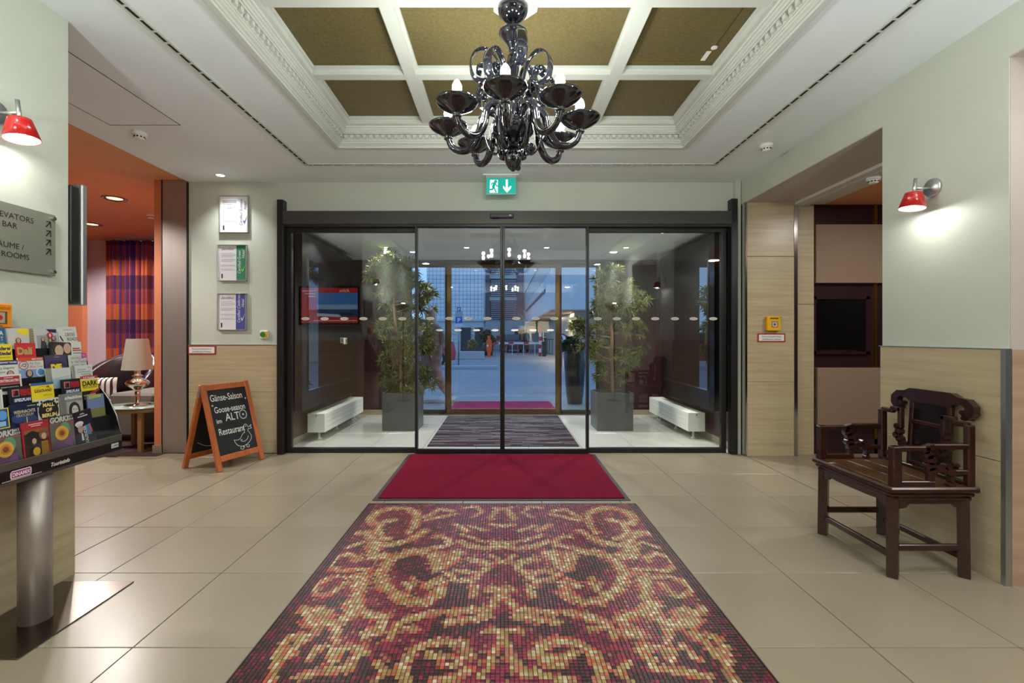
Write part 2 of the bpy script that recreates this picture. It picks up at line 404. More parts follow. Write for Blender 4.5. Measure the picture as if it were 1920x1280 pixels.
# ---------------------------------------------------------------- left wall (pier) and lounge shell
wl = struct('wall_left', 'pale green wall on the left with travertine wainscot behind the rack', 'wall')
B('wall_face', M_wall, wl, -3.4, -2.3, -2.7, 2.486, 1.19, 2.96)
B('wall_core', M_wall, wl, -3.4, -2.3, -2.7, 2.47, 0, 1.19)
for (y0, y1) in ((1.2, 1.888), (1.891, 2.492)):
    for (z0, z1) in ((0, .793), (.796, 1.192)): B('wainscot_panel', M_trav, wl, -2.3, -2.268, y0, y1, z0, z1, .002)
B('wainscot_panel', M_trav, wl, -3.4, -2.3, 2.47, 2.492, 0, 1.192)
B('wainscot_panel', M_trav, wl, -2.3, -2.268, -2.7, 1.197, 0, 1.192)
tag(B('ceiling_lounge', M_orange2, None, -8.3, -3.398, -2.7, 8.3, 2.95, 3.0), 'orange painted ceiling of the lounge on the left', 'ceiling', kind='structure')
lo = struct('wall_lounge', 'lounge walls around the curtained window', 'wall')
M_lilac = mat('lilac_paint', (196, 184, 196), .6)
B('window_wall', M_lilac, lo, -7.27, -6.78, 8.2, 8.3, 0, 2.95)
B('orange_panel', M_orange, lo, -8.3, -7.25, 8.1, 8.2, 0, 2.95)
B('plaster', M_orange, lo, -8.3, -8.2, -2.7, 8.3, 0, 2.95)
B('plaster', M_orange, lo, -8.3, -3.4, -2.8, -2.7, 0, 2.95)
B('sill_wall', M_lilac, lo, -6.78, -3.7, 8.2, 8.3, 0, .5)
lw = struct('window_lounge', 'lounge window behind the striped curtain', 'window')
for x in (-6.76, -5.9, -5.0, -4.1, -3.73): B('window_frame', M_black, lw, x-.03, x+.03, 8.22, 8.28, .5, 2.95)
B('pane', M_glass2, lw, -6.76, -3.73, 8.245, 8.25, .5, 2.95)

# ---------------------------------------------------------------- right wall with openings, side hall
wr = struct('wall_right', 'pale green wall on the right with travertine wainscot behind the carved chair', 'wall')
B('wall_face', M_wall, wr, 2.565, 3.08, 2.376, 3.168, 1.2, 2.68)
B('lintel', M_wall, wr, 2.565, 3.08, .9, 5.1, 2.68, 2.96)
B('soffit', M_mauve, wr, 2.566, 3.08, .9, 5.1, 2.672, 2.68)
B('jamb', M_mauve, wr, 2.568, 3.08, 2.372, 2.376, 1.195, 2.672)
B('wall_face', M_wall, wr, 2.565, 3.08, -2.7, .9, 0, 2.96)
for (y0, y1) in ((2.395, 3.16),):
    for (z0, z1) in ((0, .62), (.623, 1.195)): B('wainscot_panel', M_trav, wr, 2.543, 2.57, y0, y1, z0, z1, .002)
B('core', M_trav, wr, 2.57, 3.08, 2.39, 3.165, 0, 1.195)
M_trav2 = mat('travertine_dim', (182, 152, 128), .35, var=(160, 130, 106), vscale=2.6, vstretch=(.7, .7, 7.0), detail=8)  # darker travertine copy; the jamb's shade is put into this colour
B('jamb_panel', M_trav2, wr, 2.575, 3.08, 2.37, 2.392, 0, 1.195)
B('corner_profile', M_alu, wr, 2.54, 2.572, 2.368, 2.392, 0, 1.195)
B('wainscot_cap', M_alu, wr, 2.54, 2.572, 2.37, 3.168, 1.195, 1.2)
jm = struct('pillar_right', 'travertine clad pillar between the entrance and the side hall', 'pillar')
for (z0, z1) in ((0, .78), (.783, 2.1), (2.103, 2.672)): B('stone_panel', M_trav, jm, 2.575, 3.07, 4.94, 5.0, z0, z1, .002)
B('chrome_edge', M_chrome, jm, 2.556, 2.575, 4.935, 5.0, 0, 2.672)
B('chrome_edge', M_chrome, jm, 3.07, 3.105, 4.935, 5.0, 0, 2.672)
for (z0, z1) in ((0, 1.6), (1.603, 2.66)): B('stone_panel', M_trav, jm, 3.105, 3.32, 5.0, 5.04, z0, z1, .002)
B('core', M_plum, jm, 2.57, 3.32, 5.04, 5.1, 0, 2.672)
M_trackw = mat('track_white', (205, 203, 196), .5)
tk = struct('trim_2', 'white fire door track under the lintel of the side hall', 'door track')
B('rail', M_trackw, tk, 3.08, 3.16, .9, 5.0, 2.645, 2.675); B('rail', M_trackw, tk, 3.185, 3.26, .9, 5.0, 2.652, 2.675)
B('cover_strip', M_trackw, tk, 3.26, 3.42, .9, 5.0, 2.664, 2.68)
hp = struct('wall_hall', 'dark plum panelled wall of the side hall', 'wall')
B('plum_board', M_plum, hp, 3.32, 5.0, 5.06, 5.12, 0, 2.7)
B('skirting', M_plum, hp, 3.32, 5.0, 5.045, 5.06, 0, .16)
B('brass_strip', M_brass, hp, 4.0, 4.03, 5.045, 5.06, 0.0, 2.69)
B('taupe_panel', M_taupe, hp, 3.345, 4.12, 5.0, 5.06, 1.83, 2.455, .004)
B('taupe_panel', M_taupe, hp, 3.36, 4.12, 5.0, 5.06, .31, .925, .004)
hw = struct('window_hall', 'dark glazed niche with plum frame between the taupe panels', 'window')
for (x0, x1, z0, z1) in ((3.34, 3.94, 1.66, 1.69), (3.34, 3.94, 1.07, 1.10), (3.34, 3.365, 1.07, 1.69), (3.9, 3.94, 1.07, 1.69)): B('frame', M_plum, hw, x0, x1, 5.03, 5.06, z0, z1)
B('pane', M_blackgloss, hw, 3.365, 3.9, 5.05, 5.058, 1.1, 1.66)
B('shelf', M_chrome, hw, 3.365, 3.8, 5.042, 5.05, 1.105, 1.112)
tag(B('ceiling_hall', M_orange2, None, 3.26, 5.1, -2.7, 5.12, 2.68, 2.73), 'orange ceiling of the side hall on the right', 'ceiling', kind='structure')
tag(B('wall_hall_side', M_plum, None, 4.9, 5.0, -2.7, 5.06, 0, 2.7), 'plum side wall of the hall on the right', 'wall', kind='structure')
wb = struct('wall_back', 'wall behind the viewer', 'wall')
B('wall_face', M_darkwood, wb, -2.3, 2.6, -2.8, -2.7, 0, 2.96)
rc = thing('reception_counter', (.9, -2.1, 0), 'dark wood reception counter behind the viewer', 'counter')
B('front_panel', M_darkwood, rc, -.4, 2.1, -2.3, -1.9, 0, 1.08); B('worktop', M_blackgloss, rc, -.45, 2.15, -2.35, -1.85, 1.08, 1.12, .004)
for x, z_, lb in ((.72, 1.12, 'added left drum shaded lamp on the reception counter'), (1.06, 1.12, 'added right drum shaded lamp on the reception counter')):  # lamps guessed from a reflection, added unseen to light the ceiling
    o = thing('added_counter_lamp', (x, -2.1, z_), lb, 'table lamp', 'added reception lamps')
    MB().lathe([(0, z_), (.09, z_), (.09, z_+.015), (.012, z_+.025), (.012, z_+.3), (0, z_+.3)], x, -2.1, 20).build('stand', M_chrome, o)
    MB().lathe([(.15, z_+.24), (.14, z_+.52)], x, -2.1, 28, caps=False).build('lamp_shade', mat('drum_shade', (230, 214, 184), .9, emit=(255, 226, 176), es=1.6), o)
    point('counter_fill_light', (x, -2.1, z_+.46), 130, (.98, .99, 1), .05)
for (x, y), lb in zip(FILL_TORCHES, ('added tall uplighter fill lamp on the left beside the viewer', 'added tall uplighter fill lamp on the right beside the viewer')):  # unseen lamps, added to throw light on the ceiling
    o = thing('added_uplighter', (x, y, 0), lb, 'floor lamp', 'added uplighter fill lamps')
    MB().lathe([(0, 0), (.14, 0), (.14, .015), (.02, .03), (.012, .06)], x, y, 24).build('base', M_black, o)
    MB().lathe([(.012, .03), (.012, 1.74)], x, y, 10).build('pole', M_black, o)
    MB().lathe([(0, 1.73), (.05, 1.74), (.16, 1.83), (.2, 1.89), (.195, 1.89), (.15, 1.835), (.04, 1.76), (0, 1.755)], x, y, 28, caps=False).build('bowl', M_alu, o)
B('plaster', M_plum, wb, 3.08, 5.0, -2.8, -2.7, 0, 2.7)

# ---------------------------------------------------------------- vestibule shell
VZ = 2.49
tag(B('ceiling_vestibule', M_ceil, None, -2.5, 2.6, 5.16, 7.75, VZ, VZ+.1), 'white ceiling of the glazed vestibule with small downlights', 'ceiling', kind='structure')
vl = struct('wall_vestibule_left', 'dark wood panelled wall of the vestibule behind the left radiator', 'wall')
B('veneer', M_darkwood, vl, -2.5, -2.42, 5.16, 7.7, 0, VZ); B('skirting', M_tile, vl, -2.42, -2.405, 5.16, 7.56, 0, .08)
vr = struct('wall_vestibule_right', 'dark plum wall of the vestibule behind the right radiator', 'wall')
B('plaster', M_plum, vr, 2.54, 2.62, 5.16, 7.7, 0, VZ); B('skirting', M_tile, vr, 2.525, 2.54, 5.16, 7.56, 0, .08)
ve = struct('wall_vestibule_end', 'dark plum outer wall beside the outer glass doors', 'wall')
B('plaster', M_plum, ve, -2.5, -1.5, 7.56, 7.75, 0, VZ); B('plaster', M_plum, ve, 1.55, 2.62, 7.56, 7.75, 0, VZ); B('lintel', M_black, ve, -1.5, 1.55, 7.56, 7.75, 2.43, VZ)
B('skirting', M_tile, ve, 1.55, 2.54, 7.545, 7.56, 0, .08); B('skirting', M_tile, ve, -2.42, -1.5, 7.545, 7.56, 0, .08)
B('threshold', M_grout, ve, -1.5, 1.55, 7.5, 7.8, -.04, .004)
B('roof_slab', M_ceil, ve, -2.6, 2.7, 7.5, 8.0, VZ+.02, 3.1)

# ---------------------------------------------------------------- glass entrance
M_stick = mat('frosted_sticker', (216, 212, 204), .6)
M_sticktxt = mat('sticker_print', (150, 140, 134), .6)
def pane_with_frame(root, x0, x1, y0, z0, z1, l, r, t, b, fm, th=.05, stickers=(), sz=1.452, swr=(.045, .017)):
    if l: B('stile', fm, root, x0, x0+l, y0, y0+th, z0, z1, .003)
    if r: B('stile', fm, root, x1-r, x1, y0, y0+th, z0, z1, .003)
    if b: B('bottom_rail', fm, root, x0+l, x1-r, y0, y0+th, z0, z0+b, .003)
    if t: B('top_rail', fm, root, x0+l, x1-r, y0, y0+th, z1-t, z1, .003)
    B('pane', M_glass, root, x0+l, x1-r, y0+th/2-.005, y0+th/2+.005, z0+b, z1-t)
    for sx in stickers:
        fr = FY(sx, y0+th/2-.005, sz)
        o = MB().disc(fr, 0, 0, swr[0], swr[1], .0005, .0015).build('sticker', M_stick, root)
        MB().text(fr, 'adina', 0, -.006, swr[1]*1.15, .002, 'CENTER').build('lettering', M_sticktxt, o)
Yd = 5.04
w1 = struct('window_1', 'fixed glass panel in a black frame left of the sliding doors', 'glass panel')
pane_with_frame(w1, -2.335, -.915, Yd+.03, .0, 2.44, .055, .03, .055, .055, M_black, .05, [px2x(p, 5.08) for p in (572, 608, 645, 681, 717, 754)])
w2 = struct('window_2', 'fixed glass panel in a black frame right of the sliding doors', 'glass panel')
pane_with_frame(w2, .905, 2.42, Yd+.03, .0, 2.44, .03, .055, .055, .055, M_black, .05, [px2x(p, 5.08) for p in (1121, 1157, 1193, 1229, 1266, 1301, 1338)])
d1 = struct('door_1', 'left leaf of the inner sliding glass door', 'glass door')
pane_with_frame(d1, -.935, .0, Yd-.03, .006, 2.46, .025, .024, .03, .05, M_black, .04, [px2x(p, 5.03) for p in (807, 843, 878, 914)])
d2 = struct('door_2', 'right leaf of the inner sliding glass door', 'glass door')
pane_with_frame(d2, .0, .925, Yd-.03, .006, 2.46, .024, .025, .03, .05, M_black, .04, [px2x(p, 5.03) for p in (968, 1004, 1039, 1074)])
hd = struct('trim_3', 'dark metal header box above the sliding doors', 'door header')
B('header_cover', mat('header_grey', (62, 60, 57), .4), hd, -2.335, 2.44, 4.985, 5.09, 2.455, 2.595, .004)
B('shadow_gap', M_black, hd, -2.335, 2.44, 5.0, 5.085, 2.43, 2.455)
ps = struct('trim_4', 'tall black post at the left end of the entrance glazing', 'post'); B('post', M_black, ps, -2.405, -2.337, 5.0, 5.09, 0, 2.72, .004)
ps = struct('trim_5', 'tall black post at the right end of the entrance glazing', 'post'); B('post', M_black, ps, 2.442, 2.51, 5.0, 5.09, 0, 2.73, .004)
# outer doors
M_stick2 = M_stick
Yo = 7.6
for nm, lb, x0, x1, st in (('door_3', 'left leaf of the outer brass framed glass door', -.9, .0, (-.72, -.42, -.12)), ('door_4', 'right leaf of the outer brass framed glass door', .0, .93, (.2, .5, .78))):
    o = struct(nm, lb, 'glass door'); pane_with_frame(o, x0, x1, Yo, .006, 2.43, .07 if x0 < -.1 else .03, .07 if x1 > .1 else .03, .06, .08, M_bronze, .05, st, 1.36, (.06, .017))
w3 = struct('window_3', 'narrow outer side window left of the outer door', 'window'); pane_with_frame(w3, -1.5, -.9, Yo, .0, 2.43, .03, .03, .05, .07, M_black, .05, (-1.25, -1.02), 1.36, (.06, .017))
w4 = struct('window_4', 'narrow outer side window right of the outer door', 'window'); pane_with_frame(w4, .93, 1.55, Yo, .0, 2.43, .03, .03, .05, .07, M_black, .05, (1.08, 1.3), 1.36, (.06, .017))
# ---------------------------------------------------------------- rugs and mosaic
M_redpile = mat('red_pile', (112, 16, 42), .95, spec=.08, var=(106, 12, 38), vscale=25, bump=.5, bscale=500)
M_rubber = mat('rubber_edge', (40, 32, 34), .7)
r = thing('red_rug', (0, 4.33, 0), 'burgundy red entrance rug lying in front of the sliding glass doors', 'rug')
B('rubber_border', M_rubber, r, -1.0, .985, 3.6, 5.0, .0, .005, .002); B('pile', M_redpile, r, -.965, .95, 3.635, 4.985, .004, .012, .004)
M_mat1 = mat('ribbed_mat', (40, 39, 46), .8); M_mat2 = mat('ribbed_mat_light', (112, 108, 110), .7)
r = thing('ribbed_mat', (0, 6.4, 0), 'dark grey ribbed door mat on the vestibule floor', 'door mat')
B('mat_base', M_mat1, r, -.86, .88, 5.36, 7.42, .0, .008)
rr = random.Random(3)
for nm_, m_, fr_ in (('rib', mat('rib_grey', (106, 102, 104), .75), .42), ('dark_rib', mat('rib_dark', (44, 42, 52), .8), 1.0)):
    mb = MB(); y = 5.38 if nm_ == 'rib' else 5.393
    while y < 7.4:
        x = -.855
        while x < .87:
            L_ = min(rr.uniform(.12, .6), .875-x)
            if rr.random() < fr_: mb.box(x, x+L_-.004, y, y+.011, .008, .013)
            x += L_
        y += .026
    o = mb.build(nm_, m_, r); o['kind'] = 'stuff'

# scroll pattern: strokes traced on the floor plane, mirrored about the centre line
def zf(u, v):
    px = 420+u/3.5556; py = 930+v/3.5556; d = F*H/(py-CY); return ((px-CX)/F*d, d)
ST = [
 (25, [(1280, 190), (1290, 120), (1230, 85), (1130, 80), (1030, 105), (975, 150), (990, 185), (1060, 178), (1130, 160)]),
 (20, [(1290, 120), (1280, 190), (1230, 245)]),
 (20, [(1050, 190), (1020, 240), (1060, 280), (1100, 285)]),
 (28, [(880, 250), (950, 245), (1000, 300), (1060, 330), (1150, 320), (1250, 290), (1340, 230)]),
 (18, [(820, 345), (920, 310), (1000, 310)]),
 (42, [(1000, 330), (990, 400), (1070, 400)]),
 (22, [(880, 430), (900, 410), (830, 385), (740, 410), (700, 470), (760, 500), (880, 490), (980, 490)]),
 (35, [(1330, 370), (1240, 375), (1150, 400), (1080, 450), (1040, 520), (1060, 580), (1130, 650), (1220, 710), (1330, 710), (1420, 660), (1450, 580), (1430, 565), (1360, 600)]),
 (18, [(1250, 540), (1270, 580), (1230, 620), (1200, 580)]),
 (20, [(1330, 370), (1400, 340), (1500, 330), (1500, 290), (1440, 265), (1400, 275)]),
 (45, [(1400, 400), (1430, 480), (1500, 440), (1540, 380)]),
 (25, [(1490, 520), (1540, 560), (1640, 570), (1700, 520), (1760, 490), (1740, 440), (1640, 425)]),
 (20, [(1540, 500), (1640, 510)]), (20, [(1640, 600), (1690, 600), (1660, 660)]),
 (22, [(860, 540), (740, 540), (640, 570), (590, 620), (620, 660), (700, 665), (760, 620), (800, 580)]),
 (40, [(900, 530), (900, 600), (880, 700), (840, 800), (760, 840), (650, 850), (560, 830)]),
 (30, [(510, 745), (560, 800), (600, 870)]), (30, [(620, 760), (700, 790)]),
 (38, [(840, 720), (930, 780), (1060, 810), (1050, 900), (950, 920)]), (26, [(760, 850), (740, 930), (760, 980)]),
 (32, [(1110, 940), (1150, 860), (1260, 810), (1400, 780), (1560, 770), (1740, 760), (1760, 800), (1600, 830), (1480, 840)]),
 (25, [(1200, 880), (1280, 890)]),
 (28, [(300, 1244), (340, 1180), (350, 1090), (380, 1000), (440, 940), (520, 930), (590, 930), (500, 970), (420, 1070)]),
 (35, [(730, 1100), (740, 1030), (820, 1010), (910, 1020), (930, 1050), (860, 1090), (850, 1140), (760, 1160), (600, 1180), (480, 1210)]),
 (35, [(1200, 1244), (1200, 1120), (1260, 1030), (1360, 980), (1480, 970), (1600, 990), (1640, 1050)]),
 (30, [(1380, 1060), (1480, 1080), (1580, 1080), (1540, 1130), (1450, 1120)]),
 (26, [(1740, 900), (1850, 900), (1840, 960), (1790, 1060), (1760, 1150), (1700, 1200)]),
 (28, [(1790, 620), (1930, 625)]), (24, [(1820, 640), (1900, 690), (1930, 740)]),
 (18, [(1340, 140), (1440, 90), (1520, 100)]), (18, [(1350, 160), (1450, 140), (1540, 120)]), (18, [(1540, 190), (1620, 230)]), (18, [(1640, 200), (1740, 230)]),
 (20, [(1780, 150), (1820, 90), (1910, 80)]), (16, [(1590, 260), (1720, 300), (1930, 320)]), (16, [(1600, 80), (1680, 70), (1720, 110), (1660, 140)]),
 (22, [(1560, 300), (1640, 340), (1760, 350), (1880, 330)]), (16, [(1840, 200), (1930, 190)]), (18, [(1780, 400), (1850, 440), (1930, 450)]),
 (26, [(560, 1090), (600, 1040), (660, 1000)]), (30, [(1640, 1160), (1560, 1210), (1400, 1230)]), (22, [(1010, 1110), (1080, 1180), (1000, 1230)]),
]
SEG = []
for wd, pts in ST:
    P = [zf(*p) for p in pts]
    for a, b in zip(P[:-1], P[1:]):
        for sg in (1, -1):
            SEG.append((sg*a[0], a[1], sg*b[0], b[1], wd/3.5556*((a[1]+b[1])/2)/F*1.38))
def sdist(x, y):
    best = 9.0
    for (x0, y0, x1, y1, wd) in SEG:
        if min(y0, y1)-.2 > y or max(y0, y1)+.2 < y: continue
        dx, dy = x1-x0, y1-y0; t = ((x-x0)*dx+(y-y0)*dy)/(dx*dx+dy*dy+1e-9); t = 0 if t < 0 else 1 if t > 1 else t
        q = math.hypot(x-x0-t*dx, y-y0-t*dy)/wd
        if q < best: best = q
    return best
PAL = [(178, 160, 122), (200, 186, 156), (158, 130, 76), (138, 102, 66), (178, 78, 52), (172, 102, 84), (130, 38, 58), (98, 24, 46), (58, 34, 30), (44, 24, 25)]
PM = [mat('mosaic_%d' % i, c_, .34, spec=.38) for i, c_ in enumerate(PAL)]
from mathutils import noise as MN
def tcol(x, y, rg):
    t = sdist(x, y)+rg.uniform(-.30, .30)+.35*MN.noise(Vector((abs(x)*9, y*9, 4.2))); a = rg.random()
    if abs(x) > .945: return 7 if a < .35 else 8 if a < .75 else 9
    if t < .45: return 0 if a < .36 else 1 if a < .46 else 2 if a < .80 else 5 if a < .92 else 3
    if t < .85: return 2 if a < .36 else 3 if a < .62 else 0 if a < .74 else 5 if a < .88 else 4
    if t < 1.1: return 4 if a < .36 else 3 if a < .58 else 5 if a < .75 else 6
    n_ = MN.noise(Vector((abs(x)*3.1, y*3.1, 1.7)))+(2.5-y)*.35
    if n_ > .12: return 8 if a < .62 else 7 if a < .86 else 9 if a < .93 else 6
    return 7 if a < .42 else 6 if a < .80 else 8 if a < .95 else 3
mo = thing('floor_mosaic', (0, 2.4, 0), 'glass mosaic carpet with red and gold baroque scrolls inlaid in the floor', 'floor mosaic')
B('mortar_bed', mat('mosaic_mortar', (34, 24, 24), .8), mo, -1.0, 1.0, 1.3, 3.53, -.002, .002)
M_edge = mat('edge_strip', (60, 48, 44), .4, metal=.6)
for (x0, x1, y0, y1) in ((-1.006, -1.0, 1.3, 3.536), (1.0, 1.006, 1.3, 3.536), (-1.006, 1.006, 3.53, 3.536)): B('edge_strip', M_edge, mo, x0, x1, y0, y1, -.002, .0045)
P_ = .0177; NXT = 113; rg = random.Random(11)
g = P_*.44; gi = P_*.36
tv = [(-g, -g, 0), (g, -g, 0), (g, g, 0), (-g, g, 0), (-gi, -gi, .0018), (gi, -gi, .0018), (gi, gi, .0018), (-gi, gi, .0018)]
tf = [(4, 5, 6, 7), (0, 1, 5, 4), (1, 2, 6, 5), (2, 3, 7, 6), (3, 0, 4, 7)]
single = {}
V = []; Fc = []; MI = []
cnt = 0; row = 0
y = 1.3+P_/2
while y < 3.525:
    for k in range(NXT):
        x = (k-(NXT-1)/2)*P_
        ci = tcol(x, y, rg)
        if y > 1.735 and cnt < 300:
            cnt += 1
            if ci not in single:
                s_ = MB().add(tv, tf).build('mosaic_tile', PM[ci], mo, local=True); single[ci] = s_; o = s_
            else: o = share('mosaic_tile', single[ci], mo)
            o.location = (x, y-2.4, .002)
        else:
            b0 = len(V); V += [(x+a, y-2.4+b, .002+c_) for a, b, c_ in tv]; Fc += [tuple(b0+i for i in f) for f in tf]; MI += [ci]*5
    y += P_
me = bpy.data.meshes.new('mosaic_tiles'); me.from_pydata(V, [], Fc)
for m_ in PM: me.materials.append(m_)
me.polygons.foreach_set('material_index', MI); me.update()
o = bpy.data.objects.new('mosaic_tile_field', me); C.objects.link(o); o.parent = mo; o['kind'] = 'stuff'

# ---------------------------------------------------------------- chandelier
M_bg = mat('black_glass', (20, 22, 29), .07, spec=.8, coat=.5)
M_bulb = mat('bulb_glow', (255, 250, 235), .3, emit=(255, 248, 228), es=22.0)
cx, cy = .058, 2.57
ch = thing('chandelier', (cx, cy, 2.16), 'black glass chandelier with curled ribbons and candle bulbs below the gold coffer', 'chandelier')
MB().lathe([(.0, 3.06), (.085, 3.06), (.084, 3.045), (.075, 3.02), (.045, 2.99), (.02, 2.985), (.0, 2.984)], cx, cy).build('canopy', M_bg, ch)
MB().lathe([(.007, 2.985), (.007, 2.9)], cx, cy, 10).build('rod', M_steel, ch)
MB().lathe([(.0, 2.905), (.06, 2.918), (.078, 2.925), (.079, 2.918), (.06, 2.893), (.035, 2.86), (.024, 2.835), (.02, 2.82), (.0, 2.818)], cx, cy).build('top_cup', M_bg, ch)
MB().lathe([(.0, 2.825), (.024, 2.822), (.016, 2.81), (.014, 2.80), (.03, 2.795), (.034, 2.76), (.034, 2.71), (.026, 2.68), (.03, 2.6), (.04, 2.46), (.0, 2.455)], cx, cy).build('column', M_bg, ch)
MB().lathe([(.0, 2.446), (.075, 2.444), (.105, 2.43), (.115, 2.40), (.112, 2.375), (.085, 2.345), (.05, 2.315), (.042, 2.29), (.0, 2.288)], cx, cy, 28).build('bowl', M_bg, ch)
MB().lathe([(.0, 2.292), (.03, 2.29), (.046, 2.268), (.05, 2.245), (.044, 2.215), (.028, 2.185), (.008, 2.166), (.0, 2.163)], cx, cy).build('finial', M_bg, ch)
def bez(pts, n=26):                       # Catmull-Rom through points
    out = []
    P = [Vector(p) for p in pts]; P = [P[0]*2-P[1]]+P+[P[-1]*2-P[-2]]
    k = len(P)-3
    for i in range(k):
        for j in range(n//k+1):
            t = j/(n//k+1); a, b, c_, d_ = P[i:i+4]
            out.append(.5*((2*b)+(c_-a)*t+(2*a-5*b+4*c_-d_)*t*t+(3*b-a-3*c_+d_)*t*t*t))
    out.append(P[-2]); return out
def ring(prof2, ang, wob=0.0):
    ca, sa = math.cos(ang), math.sin(ang)
    return [Vector((cx+r_*ca, cy+r_*sa, z)) for r_, z in prof2]
RB = .362
for k in range(8):
    a = math.radians(-97+45*k); ca, sa = math.cos(a), math.sin(a)
    path = bez(ring([(.07, 2.43), (.095, 2.475), (.135, 2.495), (.175, 2.455), (.195, 2.37), (.235, 2.305), (.29, 2.29), (.34, 2.315), (RB, 2.365)], a), 40)
    n_ = len(path); arm = MB().sweep(path, [.0165+.0045*math.sin(i/n_*PI) for i in range(n_)], segs=10)
    arm.build('arm', M_bg, ch)
    bx, by = cx+RB*ca, cy+RB*sa
    dp = MB().lathe([(.0, 2.355), (.019, 2.355), (.025, 2.362), (.019, 2.37), (.028, 2.378), (.055, 2.392), (.088, 2.411), (.105, 2.427), (.109, 2.436), (.106, 2.438), (.09, 2.422), (.04, 2.404), (.0, 2.402)], bx, by, 26).build('drip_pan', M_bg, ch)
    MB().lathe([(.012, 2.40), (.012, 2.47)], bx, by, 12).build('candle_sleeve', M_bg, dp)
    MB().lathe([(.012, 2.468), (.020, 2.480), (.025, 2.498), (.023, 2.518), (.014, 2.536), (.004, 2.546), (.0, 2.547)], bx, by, 14).build('bulb', M_bulb, dp)
    point('chandelier_bulb_light', (bx, by, 2.575), 6.0, (.97, 1, .98), .025)
for k in range(8):                         # tall curled ribbons
    a = math.radians(-80+45*k); tg = (-math.sin(a), math.cos(a), 0)
    hh = (.02, -.04, -.09, .0, -.03, -.08, .01, -.05)[k]
    base = [(.045, 2.45), (.05, 2.56), (.065, 2.68+hh), (.1, 2.775+hh), (.155, 2.81+hh), (.21, 2.785+hh), (.235, 2.72+hh), (.215, 2.65+hh), (.165, 2.635+hh), (.135, 2.67+hh), (.15, 2.715+hh), (.19, 2.715+hh), (.197, 2.685+hh), (.175, 2.672+hh)]
    path = bez(ring(base, a), 66); n_ = len(path)
    wd = [.009+.02*min(1, max(0, (i/n_-.12)/.35)) for i in range(n_)]
    MB().sweep(path, .0055, wd, tg, 8).build('curl_ribbon', M_bg, ch)
for k in range(6):                         # small curls hanging under the arms
    a = math.radians(-60+60*k); tg = (-math.sin(a), math.cos(a), 0)
    base = [(.07, 2.445), (.1, 2.485), (.15, 2.47), (.165, 2.42), (.15, 2.33), (.125, 2.275), (.095, 2.26), (.08, 2.285), (.092, 2.31), (.112, 2.305), (.11, 2.287)]
    path = bez(ring(base, a), 46); n_ = len(path)
    MB().sweep(path, .0045, [.010+.018*i/n_ for i in range(n_)], tg, 8).build('lower_curl', M_bg, ch)

# ---------------------------------------------------------------- wall sconces
M_redsh = mat('red_shade', (186, 26, 26), .18, spec=.6, coat=.4)
M_refl = mat('reflector', (240, 236, 228), .3, emit=(255, 244, 224), es=1.2)
def sconce(wx, y, z, side, label):         # side: +1 wall faces +X, -1 wall faces -X
    s_ = thing('wall_sconce', (wx, y, z), label, 'wall lamp', 'red wall sconces')
    MX = Matrix.Translation((wx, y, z)) @ Matrix.Rotation(side*PI/2, 4, 'Y')
    MB().lathe([(.0, .0), (.052, .0), (.056, .008), (.05, .02), (.0, .024)], 0, 0, 24, MX).build('wall_plate', M_alu, s_)
    ax = wx+side*.115
    MB().sweep([(wx+side*.015, y, z-.004), (ax, y, z-.004)], .0085, segs=10).build('arm', M_alu, s_)
    tl = side*.12
    M_ = Matrix.Translation((ax, y, z)) @ Matrix.Rotation(-tl, 4, 'Y')
    MB().lathe([(.009, -.05), (.009, .055)], 0, 0, 12, M_).build('stem', M_alu, s_)
    sh = MB().lathe([(.0, -.032), (.043, -.034), (.044, -.038), (.066, -.126), (.064, -.126), (.042, -.04), (.0, -.037)], 0, 0, 30, M_, caps=False).build('shade', M_redsh, s_)
    MB().lathe([(.0, -.042), (.040, -.044), (.0625, -.125), (.061, -.125), (.039, -.046), (.0, -.044)], 0, 0, 30, M_, caps=False).build('reflector', M_refl, sh)
    MB().lathe([(.0, -.06), (.018, -.066), (.024, -.082), (.018, -.10), (.0, -.106)], 0, 0, 14, M_).build('bulb', M_bulb, sh)
    p = M_ @ Vector((0, 0, -.118))
    point('sconce_light', p, 3.0, (1, .98, .95), .018)
sconce(2.565, 2.79, 2.145, -1, 'red shaded wall lamp on the right wall above the carved chair')
sconce(-2.3, 2.12, 2.275, 1, 'red shaded wall lamp on the left wall above the direction sign')

# ---------------------------------------------------------------- small ceiling things
def downlight(x, y, z, label, group, r_=.04, ring_m=None, es=18):
    o = thing('downlight', (x, y, z), label, 'ceiling light', group)
    MB().lathe([(r_*1.25, 0), (r_*1.3, -.003), (r_, -.005), (r_*.98, 0)], x-x, 0, 20, Matrix.Translation((x, y, z)), caps=False).build('trim_ring', ring_m or M_white, o)
    MB().lathe([(0, -.002), (r_*.98, -.002), (r_*.98, 0)], 0, 0, 20, Matrix.Translation((x, y, z))).build('lamp', mat('lamp_glow%d' % es, (255, 250, 235), .4, emit=(255, 246, 226), es=es), o)
o = downlight(-2.92, 4.86, 2.93, 'small bright downlight above the framed certificates', None)
spot('certificate_light', (-2.92, 4.86, 2.92), 36, 1.9, (.98, 1, 1), (-.02, 0, 0), .8, .03)
for i, (x, y) in enumerate(VEST_LAMPS):
    lb = ['over the tree in the left planter', 'left of the centre door line', 'right of the centre door line', 'over the tree in the right planter', 'near the inner glass above the left radiator', 'near the inner glass above the right radiator'][i]
    downlight(x, y, VZ, 'small downlight in the vestibule ceiling ' + lb, 'vestibule downlights', .035)
